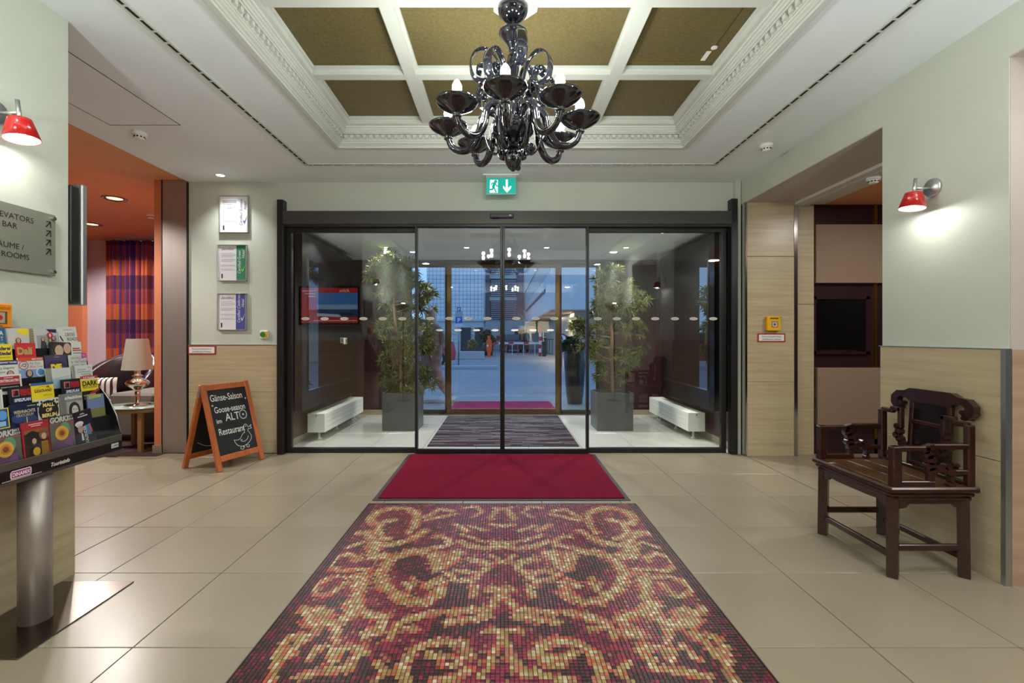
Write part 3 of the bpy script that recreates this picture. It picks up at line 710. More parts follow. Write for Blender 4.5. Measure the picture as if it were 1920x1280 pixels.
for i, (x, y) in enumerate(LOBBY_FILLS[:5]):
    downlight(x, y, 2.93, 'added round lobby ceiling lamp ' + ['left of the coffer near the viewer', 'right of the coffer near the viewer', 'left behind the viewer', 'right behind the viewer', 'in the middle behind the viewer'][i], 'added lobby ceiling lamps', .06, None, 4)
M_facet = mat('crystal_ring', (225, 215, 205), .08, metal=.9, var=(60, 50, 50), vscale=60)
for (x, y, lb) in ((-4.75, 5.75, 'large crystal ringed recessed light in the orange ceiling'), (-6.19, 7.07, 'smaller crystal ringed recessed light deep in the orange ceiling beside the screen')):
    o = thing('recessed_light', (x, y, 2.95), lb, 'ceiling light', 'lounge recessed lights')
    MB().lathe([(.11, 0), (.13, -.008), (.12, -.014), (.08, -.004), (.08, 0)], 0, 0, 28, Matrix.Translation((x, y, 2.95)), caps=False).build('crystal_ring', M_facet, o)
    MB().lathe([(0, -.003), (.08, -.003), (.08, 0)], 0, 0, 20, Matrix.Translation((x, y, 2.95))).build('lamp', mat('lamp_glow_dim', (255, 240, 220), .4, emit=(255, 226, 190), es=1.2), o)
def detector(x, y, z, label):
    o = thing('smoke_detector', (x, y, z), label, 'smoke detector', 'smoke detectors'); T = Matrix.Translation((x, y, z))
    MB().lathe([(0, 0), (.052, 0), (.054, -.012), (.052, -.026), (.03, -.03), (0, -.03)], 0, 0, 24, T).build('base', M_white, o)
    MB().lathe([(.034, -.028), (.04, -.034), (.037, -.05), (.025, -.058), (0, -.06)], 0, 0, 24, T).build('head', M_white, o)
    for k in range(10):
        a = 2*PI*k/10; fr = Fr((x+.0395*math.cos(a), y+.0395*math.sin(a), z-.042), (-math.sin(a), math.cos(a), 0), (0, 0, 1))
        MB().fbox(fr, -.007, .007, -.005, .005, -.003, .001).build('vent_slot', M_pit, o)
detector(-2.97, 3.84, 2.93, 'white smoke detector on the lobby ceiling near the orange lounge edge')
detector(2.298, 4.085, 2.93, 'white smoke detector on the lobby ceiling near the right wall')
detector(-4.87, 6.5, 2.95, 'small white smoke detector on the orange lounge ceiling')
detector(3.24, 4.1, 2.652, 'white smoke detector under the lintel of the side hall')

# ---------------------------------------------------------------- exit sign and door sensor
ex = thing('exit_sign', (-.02, 4.86, 2.93), 'green hanging emergency exit sign with running man and down arrow', 'exit sign')
M_exg = mat('exit_green', (0, 150, 132), .4, emit=(0, 165, 150), es=.55); M_exw = mat('exit_white', (235, 245, 240), .4, emit=(225, 240, 240), es=.9)
sx0, sx1 = px2x(912, 4.86), px2x(967, 4.86); z0, z1 = py2z(364, 4.86), py2z(334, 4.86)
B('mount_plate', M_white, ex, sx0-.035, sx1+.03, 4.82, 4.9, 2.918, 2.93, .003)
B('housing', M_alu, ex, sx0-.004, sx1+.004, 4.845, 4.875, z1, 2.92)
B('frame', M_alu, ex, sx0-.006, sx1+.006, 4.848, 4.872, z0-.006, z0+.002); B('face', M_exg, ex, sx0, sx1, 4.852, 4.868, z0, z1)
fr = FY(sx0, 4.852, z0); W_ = sx1-sx0; H_ = z1-z0
mb = MB().prism([(.11*W_, .08*H_), (.39*W_, .08*H_), (.39*W_, .88*H_), (.13*W_, .88*H_)], fr, .0005, .001)
mb.prism([(.66*W_, .9*H_), (.73*W_, .9*H_), (.73*W_, .36*H_), (.84*W_, .52*H_), (.84*W_, .36*H_), (.70*W_, .08*H_), (.57*W_, .36*H_), (.57*W_, .52*H_), (.66*W_, .36*H_)], fr, .0005, .001)
mb.build('pictogram', M_exw, ex)
mb = MB().disc(fr, .315*W_, .77*H_, .018, .018, .0012, .0016, 14)
for pts, wd in (([(.275*W_, .66*H_), (.235*W_, .45*H_)], .028), ([(.27*W_, .68*H_), (.2*W_, .68*H_), (.16*W_, .56*H_)], .012), ([(.3*W_, .66*H_), (.35*W_, .5*H_), (.395*W_, .5*H_)], .012), ([(.235*W_, .45*H_), (.21*W_, .28*H_), (.11*W_, .28*H_)], .016), ([(.245*W_, .45*H_), (.33*W_, .12*H_)], .016)): mb.stroke(fr, pts, wd, .0014)
mb.build('running_figure', M_exg, ex)
sn = thing('door_sensor', (-.01, 4.97, 2.52), 'small black motion sensor mounted on the door header', 'sensor')
fr = FY(0, 4.985, 0); a0, a1 = px2x(919, 4.97), px2x(963, 4.97)
B('body', mat('sensor_black', (34, 36, 40), .35), sn, a0, a1, 4.94, 4.985, 2.51, 2.555, .006); B('lens', M_blackgloss, sn, a0+.02, a0+.09, 4.935, 4.95, 2.505, 2.52, .003)
B('logo_plate', M_white, sn, a1-.05, a1-.025, 4.938, 4.942, 2.532, 2.54)
# ---------------------------------------------------------------- printed matter helper
def prints(parent, fr, items, c0=.0004):
    for i, it in enumerate(items):
        k = it[0]; c = c0+.0004*i; mb = MB()
        if k == 'r': mb.prism([(it[1], it[2]), (it[3], it[2]), (it[3], it[4]), (it[1], it[4])], fr, c-.0003, c); nm = 'printed_field'; col = it[5]
        elif k == 'p': mb.prism(it[1], fr, c-.0003, c); nm = 'printed_shape'; col = it[2]
        elif k == 'd': mb.disc(fr, it[1], it[2], it[3], it[4], c-.0003, c, 16); nm = 'printed_disc'; col = it[5]
        elif k == 's': mb.stroke(fr, it[1], it[2], c); nm = 'printed_line'; col = it[3]
        elif k == 'l':
            for ln in it[1]: mb.stroke(fr, ln, it[2], c)
            nm = 'printed_lines'; col = it[3]
        else:
            _, txt, a, b, size, col = it[:6]; kw = it[6] if len(it) > 6 else {}
            mb.text(fr, txt, a, b, size, c, **kw); nm = 'lettering'
        mb.build(nm, flat(col), parent)

# ---------------------------------------------------------------- certificates, small wall things of the front wall
def certificate(px0, py0, px1, py1, label, band, title, vert, tick, bandtext):
    d = 5.085; x0, x1, z0, z1 = px2x(px0, d), px2x(px1, d), py2z(py1, d), py2z(py0, d); W_, H_ = x1-x0, z1-z0
    o = thing('framed_certificate', ((x0+x1)/2, 5.09, z0), label, 'picture frame', 'framed certificates on the front wall')
    t = .008
    for (a, b, c_, d_) in ((x0, x1, z0, z0+t), (x0, x1, z1-t, z1), (x0, x0+t, z0, z1), (x1-t, x1, z0, z1)): B('frame_bar', M_alu, o, a, b, 5.06, 5.09, c_, d_, .002)
    B('sheet', flat((222, 222, 224), .3), o, x0+t, x1-t, 5.072, 5.088, z0+t, z1-t)
    fr = FY(x0, 5.072, z0)
    it = [('r', .64*W_, t, W_-t, H_-t, band)]
    if title: it.append(('t', title, .12*W_, .85*H_, .036, (70, 70, 76), dict(shear=.3)))
    else:
        it += [('l', [[(.12*W_, H_*v), (.58*W_, H_*v)] for v in (.85, .81)], .007, (90, 96, 120)), ('l', [[(.26*W_, H_*.765), (.44*W_, H_*.765)], [(.28*W_, H_*.66), (.42*W_, H_*.66)]], .006, (110, 114, 130))]
    it.append(('l', [[(.12*W_, H_*v), ((.60 if k % 3 else .52)*W_, H_*v)] for k, v in enumerate((.77, .73, .70, .67, .60, .57, .54, .44, .41, .33, .30))], .0028, (150, 150, 156)))
    it.append(('r', .12*W_, .08*H_, .17*W_, .2*H_, (40, 44, 70)))
    it.append(('t', vert[0], .79*W_, .2*H_, .045, bandtext, dict(shear=.25, rot=PI/2, sx=.86)))
    it.append(('t', vert[1], .93*W_, .62*H_, .045, bandtext, dict(shear=.25, rot=PI/2, sx=.86)))
    it.append(('p', [(.80*W_, .36*H_), (.86*W_, .24*H_), (.99*W_, .5*H_), (.87*W_, .31*H_)], tick))
    prints(o, fr, it)
certificate(413, 367, 467, 437, 'silver framed certificate with a white band, topmost of three', (206, 208, 212), None, ('Certified Business', 'Hotel'), (60, 66, 120), (110, 110, 120))
certificate(410, 459, 464, 527, 'silver framed certificate with a green band, middle of three', (52, 124, 94), 'Zertifikat', ('Certified Green', 'Hotel'), (150, 200, 60), (220, 230, 224))
certificate(409, 550, 463, 619, 'silver framed certificate with a blue band, lowest of three', (70, 74, 148), 'Zertifikat', ('Certified Conference', 'Hotel'), (206, 208, 224), (220, 222, 234))
bt = thing('push_button', (px2x(496, 5.09), 5.09, py2z(627, 5.09)), 'small white wall switch with a green button beside the black post', 'switch')
x, z = px2x(496, 5.09), py2z(627, 5.09)
B('plate', M_white, bt, x-.045, x+.045, 5.07, 5.09, z-.045, z+.045, .005); B('yellow_field', flat((214, 200, 40)), bt, x-.02, x+.04, 5.064, 5.072, z-.033, z+.033)
MB().disc(FY(x, 5.066, z), -.005, 0, .028, .028, 0, .012, 18).build('button', flat((40, 120, 50)), bt)
def firesign(x0, x1, z0, z1, y, label):
    o = thing('fire_door_sign', ((x0+x1)/2, y, z0), label, 'sign', 'red bordered fire door signs'); W_, H_ = x1-x0, z1-z0
    B('plate', flat((168, 26, 40)), o, x0, x1, y-.006, y, z0, z1, .001)
    fr = FY(x0, y-.006, z0)
    prints(o, fr, [('r', .045*W_, .13*H_, .955*W_, .87*H_, (228, 226, 222)), ('t', 'Feuerschutzabschluss', W_/2, .55*H_, .027, (60, 56, 60), dict(align='CENTER', sx=W_/.33)), ('t', 'Schließbereich freihalten', W_/2, .24*H_, .023, (60, 56, 60), dict(align='CENTER', sx=W_/.33))])
firesign(px2x(353, 5.075), px2x(405, 5.075), py2z(664, 5.075), py2z(648, 5.075), 5.075, 'red bordered sign low on the wall beside the steel pillar')
firesign(px2x(1420, 4.94), px2x(1472, 4.94), py2z(641, 4.94), py2z(625, 4.94), 4.94, 'red bordered sign on the travertine pillar under the yellow call box')
x0, x1, z0, z1 = px2x(1436, 4.92), px2x(1462, 4.92), py2z(620, 4.92), py2z(593, 4.92)
o = thing('call_point', ((x0+x1)/2, 4.94, z0), 'yellow emergency call box on the travertine pillar', 'call box')
B('housing', mat('signal_yellow', (236, 178, 10), .35), o, x0, x1, 4.895, 4.94, z0, z1, .006)
prints(o, FY(x0, 4.895, z0), [('r', .03, .122, .118, .137, (90, 70, 30)), ('r', .045, .035, .112, .1, (110, 110, 112)), ('r', .055, .042, .102, .09, (190, 186, 180)), ('d', .078, .066, .012, .012, (150, 20, 30)), ('d', .138, .137, .006, .006, (170, 60, 30))])

# ---------------------------------------------------------------- chalkboard A-frame
af = thing('chalkboard_stand', (-2.75, 4.65, 0), 'orange wooden A-frame chalkboard with a goose drawing and white lettering', 'chalkboard')
M_ow = mat('orange_wood', (198, 112, 58), .38, var=(176, 92, 44), vscale=6, vstretch=(6, 6, 1)); M_bb = mat('blackboard', (22, 22, 23), .55, var=(28, 28, 29), vscale=6)
fl_, fr_ = Vector((-2.634, 4.341, 0)), Vector((-2.454, 4.832, 0)); bl_ = Vector((-3.055, 4.481, 0)); br_ = bl_+(fr_-fl_)
al, ar = Vector((-2.845, 4.411, .80)), Vector((-2.665, 4.902, .80))
def leaf(p0, p1, q0, q1, name, sgn):
    r_ = (p1-p0).normalized(); u_ = (q0-p0).normalized(); f = Fr(p0, r_, u_); Wd = (p1-p0).length; Ht = (q0-p0).length
    lf = MB().fbox(f, .045, Wd-.045, .13, Ht-.05, -.006, .006).build(name, M_bb, af)
    for a in (0, Wd-.05): MB().fbox(f, a, a+.05, 0, Ht, -.014, .014, .004).build('stile', M_ow, lf)
    for b in (.085, Ht-.06): MB().fbox(f, .05, Wd-.05, b, b+.055, -.012, .012, .003).build('rail', M_ow, lf)
    return f, Wd, Ht, lf
f, Wd, Ht, lf = leaf(fl_, fr_, al, ar, 'front_board', 1)
leaf(bl_, br_, al, ar, 'rear_board', -1)
MB().bar(al+Vector((0, 0, -.02)), al+Vector((-.012, .004, -.12)), .012, .02).build('hinge', M_steel, af)
MB().sweep(bez([al*.3+fl_*.7+Vector((0, .1, 0)), (al*.3+(fl_+bl_)*.35)+Vector((0, .1, -.03)), al*.3+bl_*.7+Vector((0, .1, 0))], 10), .0015, segs=5).build('stay_cord', M_white, af)
f.n = f.n if f.n.x > 0 else -f.n
CH = (232, 232, 228)
mb = MB(); c_ = .007
Bw = Wd-.1; b0 = .14
mb.text(f, 'Gänse-Saison', .066, b0+.52, .094, c_, bold=.0008, sx=.70); mb.text(f, '"', .44, b0+.475, .06, c_, bold=.0008)
mb.text(f, '"', .068, b0+.445, .06, c_, bold=.0008); mb.text(f, 'Goose-season', .085, b0+.405, .085, c_, bold=.0008, sx=.70)
mb.text(f, 'im', .085, b0+.305, .06, c_, bold=.0008); mb.text(f, 'ALT', .185, b0+.315, .105, c_, bold=.0006, sx=.85)
mb.text(f, 'Restaurant', .085, b0+.19, .09, c_, bold=.0008, sx=.72)
ox, oy, orad = .385, b0+.352, .04
mb.stroke(f, [(ox+orad*math.cos(2*PI*k/18), oy+orad*1.1*math.sin(2*PI*k/18)) for k in range(19)], .006, c_)
mb.disc(f, ox, oy, .009, .009, c_, c_+.0005)
def zc(u, v):                               # photo zoom of the board -> board plane (projective fit of the four board corners)
    return u, v
goose = [[(.33, .30), (.335, .33), (.35, .345), (.368, .34), (.376, .325), (.382, .31), (.40, .315), (.42, .33), (.41, .305), (.42, .295), (.395, .292), (.378, .295)],
         [(.378, .295), (.368, .275), (.385, .25), (.398, .22), (.39, .19), (.365, .165), (.33, .145), (.29, .135), (.255, .14), (.225, .155), (.205, .185), (.198, .215), (.21, .21), (.245, .205), (.27, .215), (.295, .245), (.32, .265), (.332, .262)],
         [(.33, .30), (.328, .265)], [(.365, .225), (.345, .195), (.31, .178), (.275, .185), (.27, .2), (.29, .2)],
         [(.26, .138), (.25, .115), (.275, .105), (.285, .115), (.28, .135)], [(.325, .143), (.322, .118), (.345, .112), (.352, .128), (.34, .14)], [(.285, .135), (.3, .12)]]
for g_ in goose: mb.stroke(f, [(u+.03, v+b0-.095) for u, v in g_], .0045, c_)
mb.disc(f, .385, b0+.228, .005, .006, c_, c_+.0006, 10)
mb.build('chalk_writing', mat('chalk', CH, .9), lf)

# ---------------------------------------------------------------- direction sign, smoke vent box, screen on the left wall
ds = thing('direction_sign', (-2.3, 2.2, 1.568), 'brushed metal direction sign with black lettering and arrows on the left wall', 'sign')
M_sign = mat('sign_metal', (150, 150, 138), .4, metal=.5)
B('plate', M_sign, ds, -2.286, -2.28, 1.93, 2.395, 1.568, 1.878, .001)
fr = FX(-2.2795, 0, 0)
for (y, z) in ((2.378, 1.858), (2.378, 1.588)):
    MB().disc(Fr((-2.3, y, z), Y, Z), 0, 0, .009, .009, 0, .034, 14).build('stud', M_chrome, ds)
BK = (26, 26, 24)
mb = MB()
for txt, ye, z in (('ELEVATORS', 2.283, 1.809), ('BAR', 2.205, 1.766), ('RÄUME /', 2.236, 1.672), ('ROOMS', 2.262, 1.628)): mb.text(fr, txt, ye, z, .037, .0006, align='RIGHT')
for z in (1.81, 1.764, 1.718, 1.672):
    mb.stroke(fr, [(2.345, z), (2.365, z+.026)], .006); mb.stroke(fr, [(2.347, z+.026), (2.367, z+.028), (2.368, z)], .005)
mb.build('lettering', flat(BK), ds)
rb = thing('smoke_vent_box', (-2.3, 2.09, 1.30), 'orange smoke vent release box on the left wall above the rack', 'call box')
B('housing', mat('vent_orange', (236, 142, 22), .4), rb, -2.3, -2.25, 2.02, 2.157, 1.30, 1.41, .005)
fr = FX(-2.25)
prints(rb, fr, [('t', 'RAUCHABZUG', 2.146, 1.383, .0165, (70, 50, 20), dict(align='RIGHT', sx=.9)), ('r', 2.05, 1.318, 2.132, 1.374, (80, 70, 62)), ('r', 2.06, 1.322, 2.122, 1.37, (170, 158, 140)), ('d', 2.102, 1.346, .011, .011, (176, 40, 36)), ('l', [[(2.05, 1.309), (2.11, 1.309)]], .004, (120, 80, 20))])
tv = thing('wall_screen', (-2.78, 2.54, 1.43), 'flat screen mounted on the end of the left wall facing the entrance', 'screen')
B('casing', M_black, tv, -3.3, -2.30, 2.50, 2.555, 1.45, 2.07, .006); B('bezel', M_alu, tv, -3.31, -2.288, 2.555, 2.59, 1.43, 2.09, .006); B('bezel_inner', M_blackgloss, tv, -3.295, -2.303, 2.585, 2.592, 1.445, 2.075)
B('bracket', M_black, tv, -3.0, -2.6, 2.488, 2.50, 1.6, 1.9)
fr = FYp(-2.30, 2.5922, 1.445); W_, H_ = .995, .63
def glow(name, m_, pts): MB().prism(pts, fr, .0, .0012+.0006*len(GL)).build(name, m_, tv); GL.append(1)
GL = []
R4 = lambda a, b, c_, d_: [(a*W_, b*H_), (c_*W_, b*H_), (c_*W_, d_*H_), (a*W_, d_*H_)]
E = lambda n_, c_, s_=1.3: mat('screen_'+n_, c_, .3, emit=c_, es=s_)
glow('screen_red', E('red', (206, 44, 36)), R4(.04, .05, .96, .95)); glow('screen_sky', E('sky', (70, 140, 220)), R4(.04, .45, .70, .82)); glow('screen_haze', E('haze', (150, 190, 225)), R4(.04, .38, .70, .52)); glow('screen_harbour', E('sea', (40, 74, 120)), R4(.04, .2, .70, .40))
MB().text(fr, 'Adina', .17*W_, .84*H_, .07, .005, shear=.3, bold=.001).build('lettering', E('white', (235, 225, 222)), tv)
glow('screen_boats', E('boats', (200, 214, 226)), [(.3*W_, .2*H_), (.7*W_, .22*H_), (.7*W_, .3*H_), (.35*W_, .27*H_)])
glow('screen_hull', E('hull', (24, 40, 66)), [(.04*W_, .3*H_), (.12*W_, .25*H_), (.3*W_, .25*H_), (.38*W_, .36*H_), (.3*W_, .31*H_)])
mb = MB()
for k in range(3): mb.stroke(fr, [(.73*W_, (.87-.07*k)*H_), ((.94-.05*k)*W_, (.87-.07*k)*H_)], .014, .005)
mb.stroke(fr, [(.06*W_, .11*H_), (.75*W_, .11*H_)], .012, .005)
mb.build('screen_text', E('white', (235, 225, 222)), tv)

# ---------------------------------------------------------------- brochure rack
M_rackb = mat('rack_black', (20, 19, 20), .3); M_rackg = mat('rack_grey', (96, 88, 82), .35, metal=.4); M_acr = glassmat('acrylic', (.95, .96, .96), 1.4)
rk = thing('brochure_rack', (-2.08, 2.1, 0), 'black tiered brochure rack on a steel column beside the left wall', 'brochure rack')
B('base_plate', mat('base_steel', (120, 112, 106), .22, metal=1.0), rk, -2.262, -1.89, 1.83, 2.41, 0, .006, .002)
MB().lathe([(.058, .006), (.058, .70)], -2.075, 2.085, 36).build('column', M_steel, rk)
YR0, YR1 = 1.70, 2.455
B('back_panel', M_rackb, rk, -2.262, -2.25, YR0, YR1, .72, 1.2); B('floor_tray', M_rackb, rk, -2.25, -2.006, YR0, YR1, .67, .685)
tops = [.885, .975, 1.045, 1.105, 1.165, 1.235, 1.305]
for k in range(7):
    xk = -2.018-.031*k; zt = tops[k]
    if k: MB().prism([(xk+.014, zt-.215), (xk+.009, zt-.215), (xk+.009-.1*(tops[k-1]-zt+.18), tops[k-1]-.03), (xk+.014-.1*(tops[k-1]-zt+.18), tops[k-1]-.03)], Fr((0, YR0, 0), X, Z), -(YR1-YR0), 0).build('tier', M_rackb, rk)
for y in (YR0-.006, YR1):
    MB().prism([(-2.004, .67), (-1.998, .76), (-2.022, .85), (-2.06, .93), (-2.11, 1.0), (-2.16, 1.05), (-2.25, 1.1), (-2.25, .67)], Fr((0, y+.006, 0), X, Z), 0, .006).build('side_panel', M_rackb, rk)
    MB().sweep([(-2.0, y+.003, .76), (-2.022, y+.003, .852), (-2.06, y+.003, .932), (-2.11, y+.003, 1.002), (-2.16, y+.003, 1.052)], .003, segs=6).build('side_edge', M_alu, rk)
B('grey_trim', M_rackg, rk, -2.006, -1.994, YR0-.006, YR1+.006, .718, .75, .002); hd_ = B('black_trim', M_rackb, rk, -2.006, -1.995, YR0-.006, YR1+.006, .672, .718)
B('lower_trim', M_rackg, rk, -2.006, -1.996, YR0-.006, YR1+.006, .658, .672)
B('acrylic_lip', M_acr, rk, -1.999, -1.996, YR0, YR1, .75, .80)
fr = FX(-1.995)
prints(hd_, fr, [('t', 'Touristinfo', 2.072, .686, .024, (226, 222, 214), dict(bold=.0006, shear=.25, sx=.85)), ('p', [(1.905, .68), (1.985, .68), (1.988, .69), (1.988, .707), (1.982, .713), (1.908, .713), (1.902, .705), (1.902, .69)], (226, 214, 222)), ('r', 1.907, .684, 1.983, .709, (150, 30, 104)), ('t', 'DINAMIX', 1.945, .689, .022, (236, 226, 232), dict(bold=.0006, align='CENTER', sx=.78)), ('l', [[(1.87, .677), (2.03, .677)]], .003, (190, 186, 180)), ('r', 2.392, .69, 2.436, .713, (200, 196, 190)), ('t', '11846', 2.414, .696, .016, (40, 40, 40), dict(align='CENTER'))])

TILT = .10
WHT = (214, 214, 208); YEL = (226, 204, 30); RED = (178, 40, 40); NVY = (32, 34, 72); BLKC = (24, 22, 24); ORG = (200, 90, 44); BLU = (44, 84, 148)
SKIN = (186, 146, 124)
def brochure(row, y0, w_, ztop, col, label, items, h_=.21, th=.006, tilt=0.0, cat='brochure'):
    xk = -2.018-.031*row
    u_ = Vector((-math.sin(TILT), math.sin(tilt), math.cos(TILT))).normalized(); r_ = Vector((0, math.cos(tilt), -math.sin(tilt)))
    base = Vector((xk+TILT*.02, y0, ztop-h_*math.cos(TILT)))
    f = Fr(base, r_, u_); f.n = r_.cross(u_).normalized()
    o = thing('brochure', base, label, cat, 'brochures in the rack')
    MB().fbox(f, 0, w_, 0, h_, -th, 0).build('pages', flat(col, .35), o)
    its = []
    for it in items:                         # cover items are given from the top edge down, in metres
        it = list(it); k = it[0]
        if k == 'r': it[2], it[4] = h_+it[2], h_+it[4]
        elif k in ('d', 't'):
            i_ = 2 if k == 'd' else 3
            it[i_] = h_+it[i_]
        elif k == 'p': it[1] = [(a, h_+b) for a, b in it[1]]
        elif k == 's': it[1] = [(a, h_+b) for a, b in it[1]]
        elif k == 'l': it[1] = [[(a, h_+b) for a, b in ln] for ln in it[1]]
        its.append(tuple(it))
    prints(o, f, its)
    return o
def yy(px, row): return F*(2.018+.031*row)/(CX-px)         # photo column -> place along the rack
def face(x, z, r_): return [('d', x, z-r_*.15, r_*1.15, r_*1.35, (40, 30, 28)), ('d', x, z, r_*.8, r_*1.05, SKIN)]
b_ = brochure
# back row
b_(6, 1.978, .117, 1.30, (40, 96, 140), 'blue brochure with white capitals, back row left', [('t', 'PANORAMA', .108, -.032, .026, WHT, dict(align='RIGHT', bold=.0008, sx=.8)), ('t', 'PUNKT', .108, -.058, .026, WHT, dict(align='RIGHT', sx=.85)), ('t', 'BERLIN', .108, -.073, .011, WHT, dict(align='RIGHT'))])
b_(6, yy(20, 6)+.004, .092, 1.298, (196, 194, 190), 'pale grey brochure with a yellow corner tag, back row', [('p', [(.045, 0), (.09, 0), (.09, -.035), (.04, -.02)], YEL)]+face(.042, -.055, .011)+[('r', .03, -.10, .056, -.072, (60, 60, 70))])
b_(6, yy(63, 6)+.003, .012, 1.298, (150, 132, 104), 'edge of a stacked brown paper pile in the back row', [('l', [[(0, -.012*k), (.012, -.012*k)] for k in range(1, 8)], .002, (96, 82, 64))])
b_(6, yy(70, 6), .118, 1.297, (190, 190, 188), 'brochure with a family photo and round red badge, back row', [('r', .012, -.105, .112, -.03, (150, 152, 150)), ('p', [(.06, 0), (.112, 0), (.112, -.018), (.075, -.014)], NVY)]+face(.04, -.05, .009)+[('p', [(.022, -.12), (.03, -.062), (.052, -.062), (.06, -.12)], (60, 62, 66))]+face(.075, -.055, .009)+[('r', .063, -.12, .092, -.068, BLKC)]+face(.092, -.045, .009)+[('d', .074, -.03, .015, .015, (190, 40, 56)), ('p', [(.068, -.03), (.074, -.02), (.08, -.03), (.074, -.042)], (220, 190, 196))])
b_(6, yy(120, 6), .098, 1.308, (206, 206, 200), 'white card with thin black hand lettering, back row right end', [('t', 'CHAMÄLEON', .025, -.018, .008, (60, 60, 60)), ('t', 'CROSS', .03, -.048, .024, BLKC, dict(sx=.75)), ('t', 'ROADS', .038, -.072, .024, BLKC, dict(sx=.75)), ('p', [(.0, -.045), (.004, -.042), (.018, -.07), (.012, -.072)], BLKC)], tilt=-.06)
# row 5
b_(5, 1.99, .105, 1.228, YEL, 'yellow brochure with slanted dark blue lettering left of the red one', [('t', 'Reederei', .098, -.026, .0215, (36, 40, 90), dict(align='RIGHT', bold=.0008, shear=.2)), ('t', 'Riedel', .098, -.048, .0215, (36, 40, 90), dict(align='RIGHT', bold=.0008, shear=.2)), ('t', 'FAHRPLAN 2014', .094, -.062, .0085, (60, 60, 60), dict(align='RIGHT'))])
b_(5, yy(37, 5), .088, 1.232, (200, 50, 56), 'bright red brochure with large gold brush lettering', [('t', 'Dalí', .002, -.052, .045, (172, 158, 96), dict(bold=.002, sx=.95))])
b_(5, yy(97, 5), .11, 1.236, (44, 38, 40), 'dark brochure with two pale faces behind the purple one', [('p', [(.01, -.005), (.11, -.002), (.11, -.07), (.0, -.07)], (62, 50, 42)), ('d', .045, -.042, .022, .028, (196, 170, 146)), ('d', .088, -.03, .02, .026, (190, 158, 134)), ('r', .02, -.08, .05, -.062, (176, 148, 128))], tilt=.05)
b_(5, yy(138, 5), .062, 1.234, (208, 208, 202), 'white card with small red and blue headlines, right end of its row', [('l', [[(.012, -.034), (.05, -.034)], [(.012, -.044), (.058, -.044)]], .006, (176, 60, 54)), ('l', [[(.012, -.058), (.058, -.058)]], .004, (80, 100, 150))])
# row 4
b_(4, 1.992, .098, 1.158, WHT, 'white and blue brochure with a dark haired woman left of the cyclist brochure', [('r', 0, -.02, .098, 0, (50, 44, 100)), ('t', 'SEGWAY TOURS', .094, -.013, .010, WHT, dict(align='RIGHT', bold=.0004)), ('r', 0, -.09, .098, -.062, (110, 146, 190)), ('t', 'City Segway', .002, -.038, .0165, (90, 90, 96)), ('t', 'Tours', .002, -.055, .0165, (90, 90, 96))]+face(.062, -.062, .014))
b_(4, yy(41, 4), .115, 1.166, (206, 206, 202), 'brochure with a cyclist photo and a red bicycle emblem', [('r', 0, -.016, .115, 0, (200, 76, 50)), ('t', 'BIKE TOURS', .11, -.012, .009, WHT, dict(align='RIGHT', bold=.0004)), ('r', 0, -.21, .115, -.055, (120, 152, 196)), ('s', [(.022+.02*math.cos(k*PI/8), -.035+.018*math.sin(k*PI/8)) for k in range(17)], .003, (150, 60, 66)), ('s', [(.01, -.04), (.02, -.028), (.033, -.03), (.028, -.042), (.018, -.038)], .003, (150, 60, 66)), ('t', 'Fat Tire', .048, -.033, .015, (110, 116, 130)), ('t', 'Bike Tours', .048, -.048, .015, (190, 110, 96)), ('d', .095, -.07, .022, .022, (190, 204, 220)), ('d', .095, -.07, .015, .015, (80, 130, 180))]+face(.042, -.072, .014)+[('p', [(.025, -.15), (.03, -.092), (.055, -.092), (.065, -.15)], (40, 48, 84)), ('s', [(.055, -.098), (.085, -.125), (.11, -.128)], .009, SKIN), ('p', [(.085, -.13), (.09, -.105), (.105, -.105), (.11, -.13)], (40, 60, 110)), ('d', .098, -.1, .006, .008, SKIN)])
b_(4, yy(92, 4), .108, 1.172, (74, 66, 96), 'purple brochure with thick yellow lettering', [('d', .05, -.06, .055, .034, (58, 44, 84)), ('d', .055, -.08, .05, .03, (84, 60, 110)), ('t', 'DIE', .022, -.075, .042, YEL, dict(bold=.003, sx=.85)), ('l', [[(.045, -.01), (.07, -.01)]], .003, (170, 150, 170))])
b_(4, yy(136, 4), .096, 1.168, (202, 204, 196), 'pale card with thin grey capitals and a pink corner tab', [('t', 'ANTIQUE', .008, -.022, .0175, (90, 90, 86), dict(sx=.95)), ('t', '& VINTAGE', .008, -.041, .0175, (90, 90, 86), dict(sx=.95)), ('t', 'JEWELLERY', .008, -.06, .0175, (90, 90, 86), dict(sx=.92)), ('r', .068, -.016, .096, .008, (170, 60, 150)), ('l', [[(.072, 0), (.088, 0)], [(.072, -.007), (.088, -.007)]], .003, (220, 170, 214))])
# row 3
b_(3, 1.968, .108, 1.098, WHT, 'white brochure with a red title field over a black one', [('r', .006, -.042, .1, -.008, (170, 44, 50)), ('r', .006, -.07, .1, -.043, BLKC), ('t', 'WINTERGARTEN', .053, -.032, .0155, (232, 216, 214), dict(align='CENTER', bold=.0005, sx=.72)), ('l', [[(.02, -.055), (.09, -.055)]], .004, (170, 160, 150)), ('l', [[(.035, -.014), (.07, -.014)]], .003, (232, 200, 200))])
b_(3, yy(92, 3)+.004, .022, 1.112, (168, 168, 160), 'stacked pale leaflets seen edge on beside the seascape folder', [('l', [[(.002+.006*k, 0), (.002+.006*k, -.1)] for k in range(4)], .002, (110, 108, 102))])
b_(3, yy(104, 3), .096, 1.11, (200, 206, 202), 'pale folder with a hazy blue seascape', [('r', 0, -.1, .096, -.052, (150, 176, 196)), ('l', [[(.0, -.05), (.09, -.042)]], .002, (150, 160, 160))])
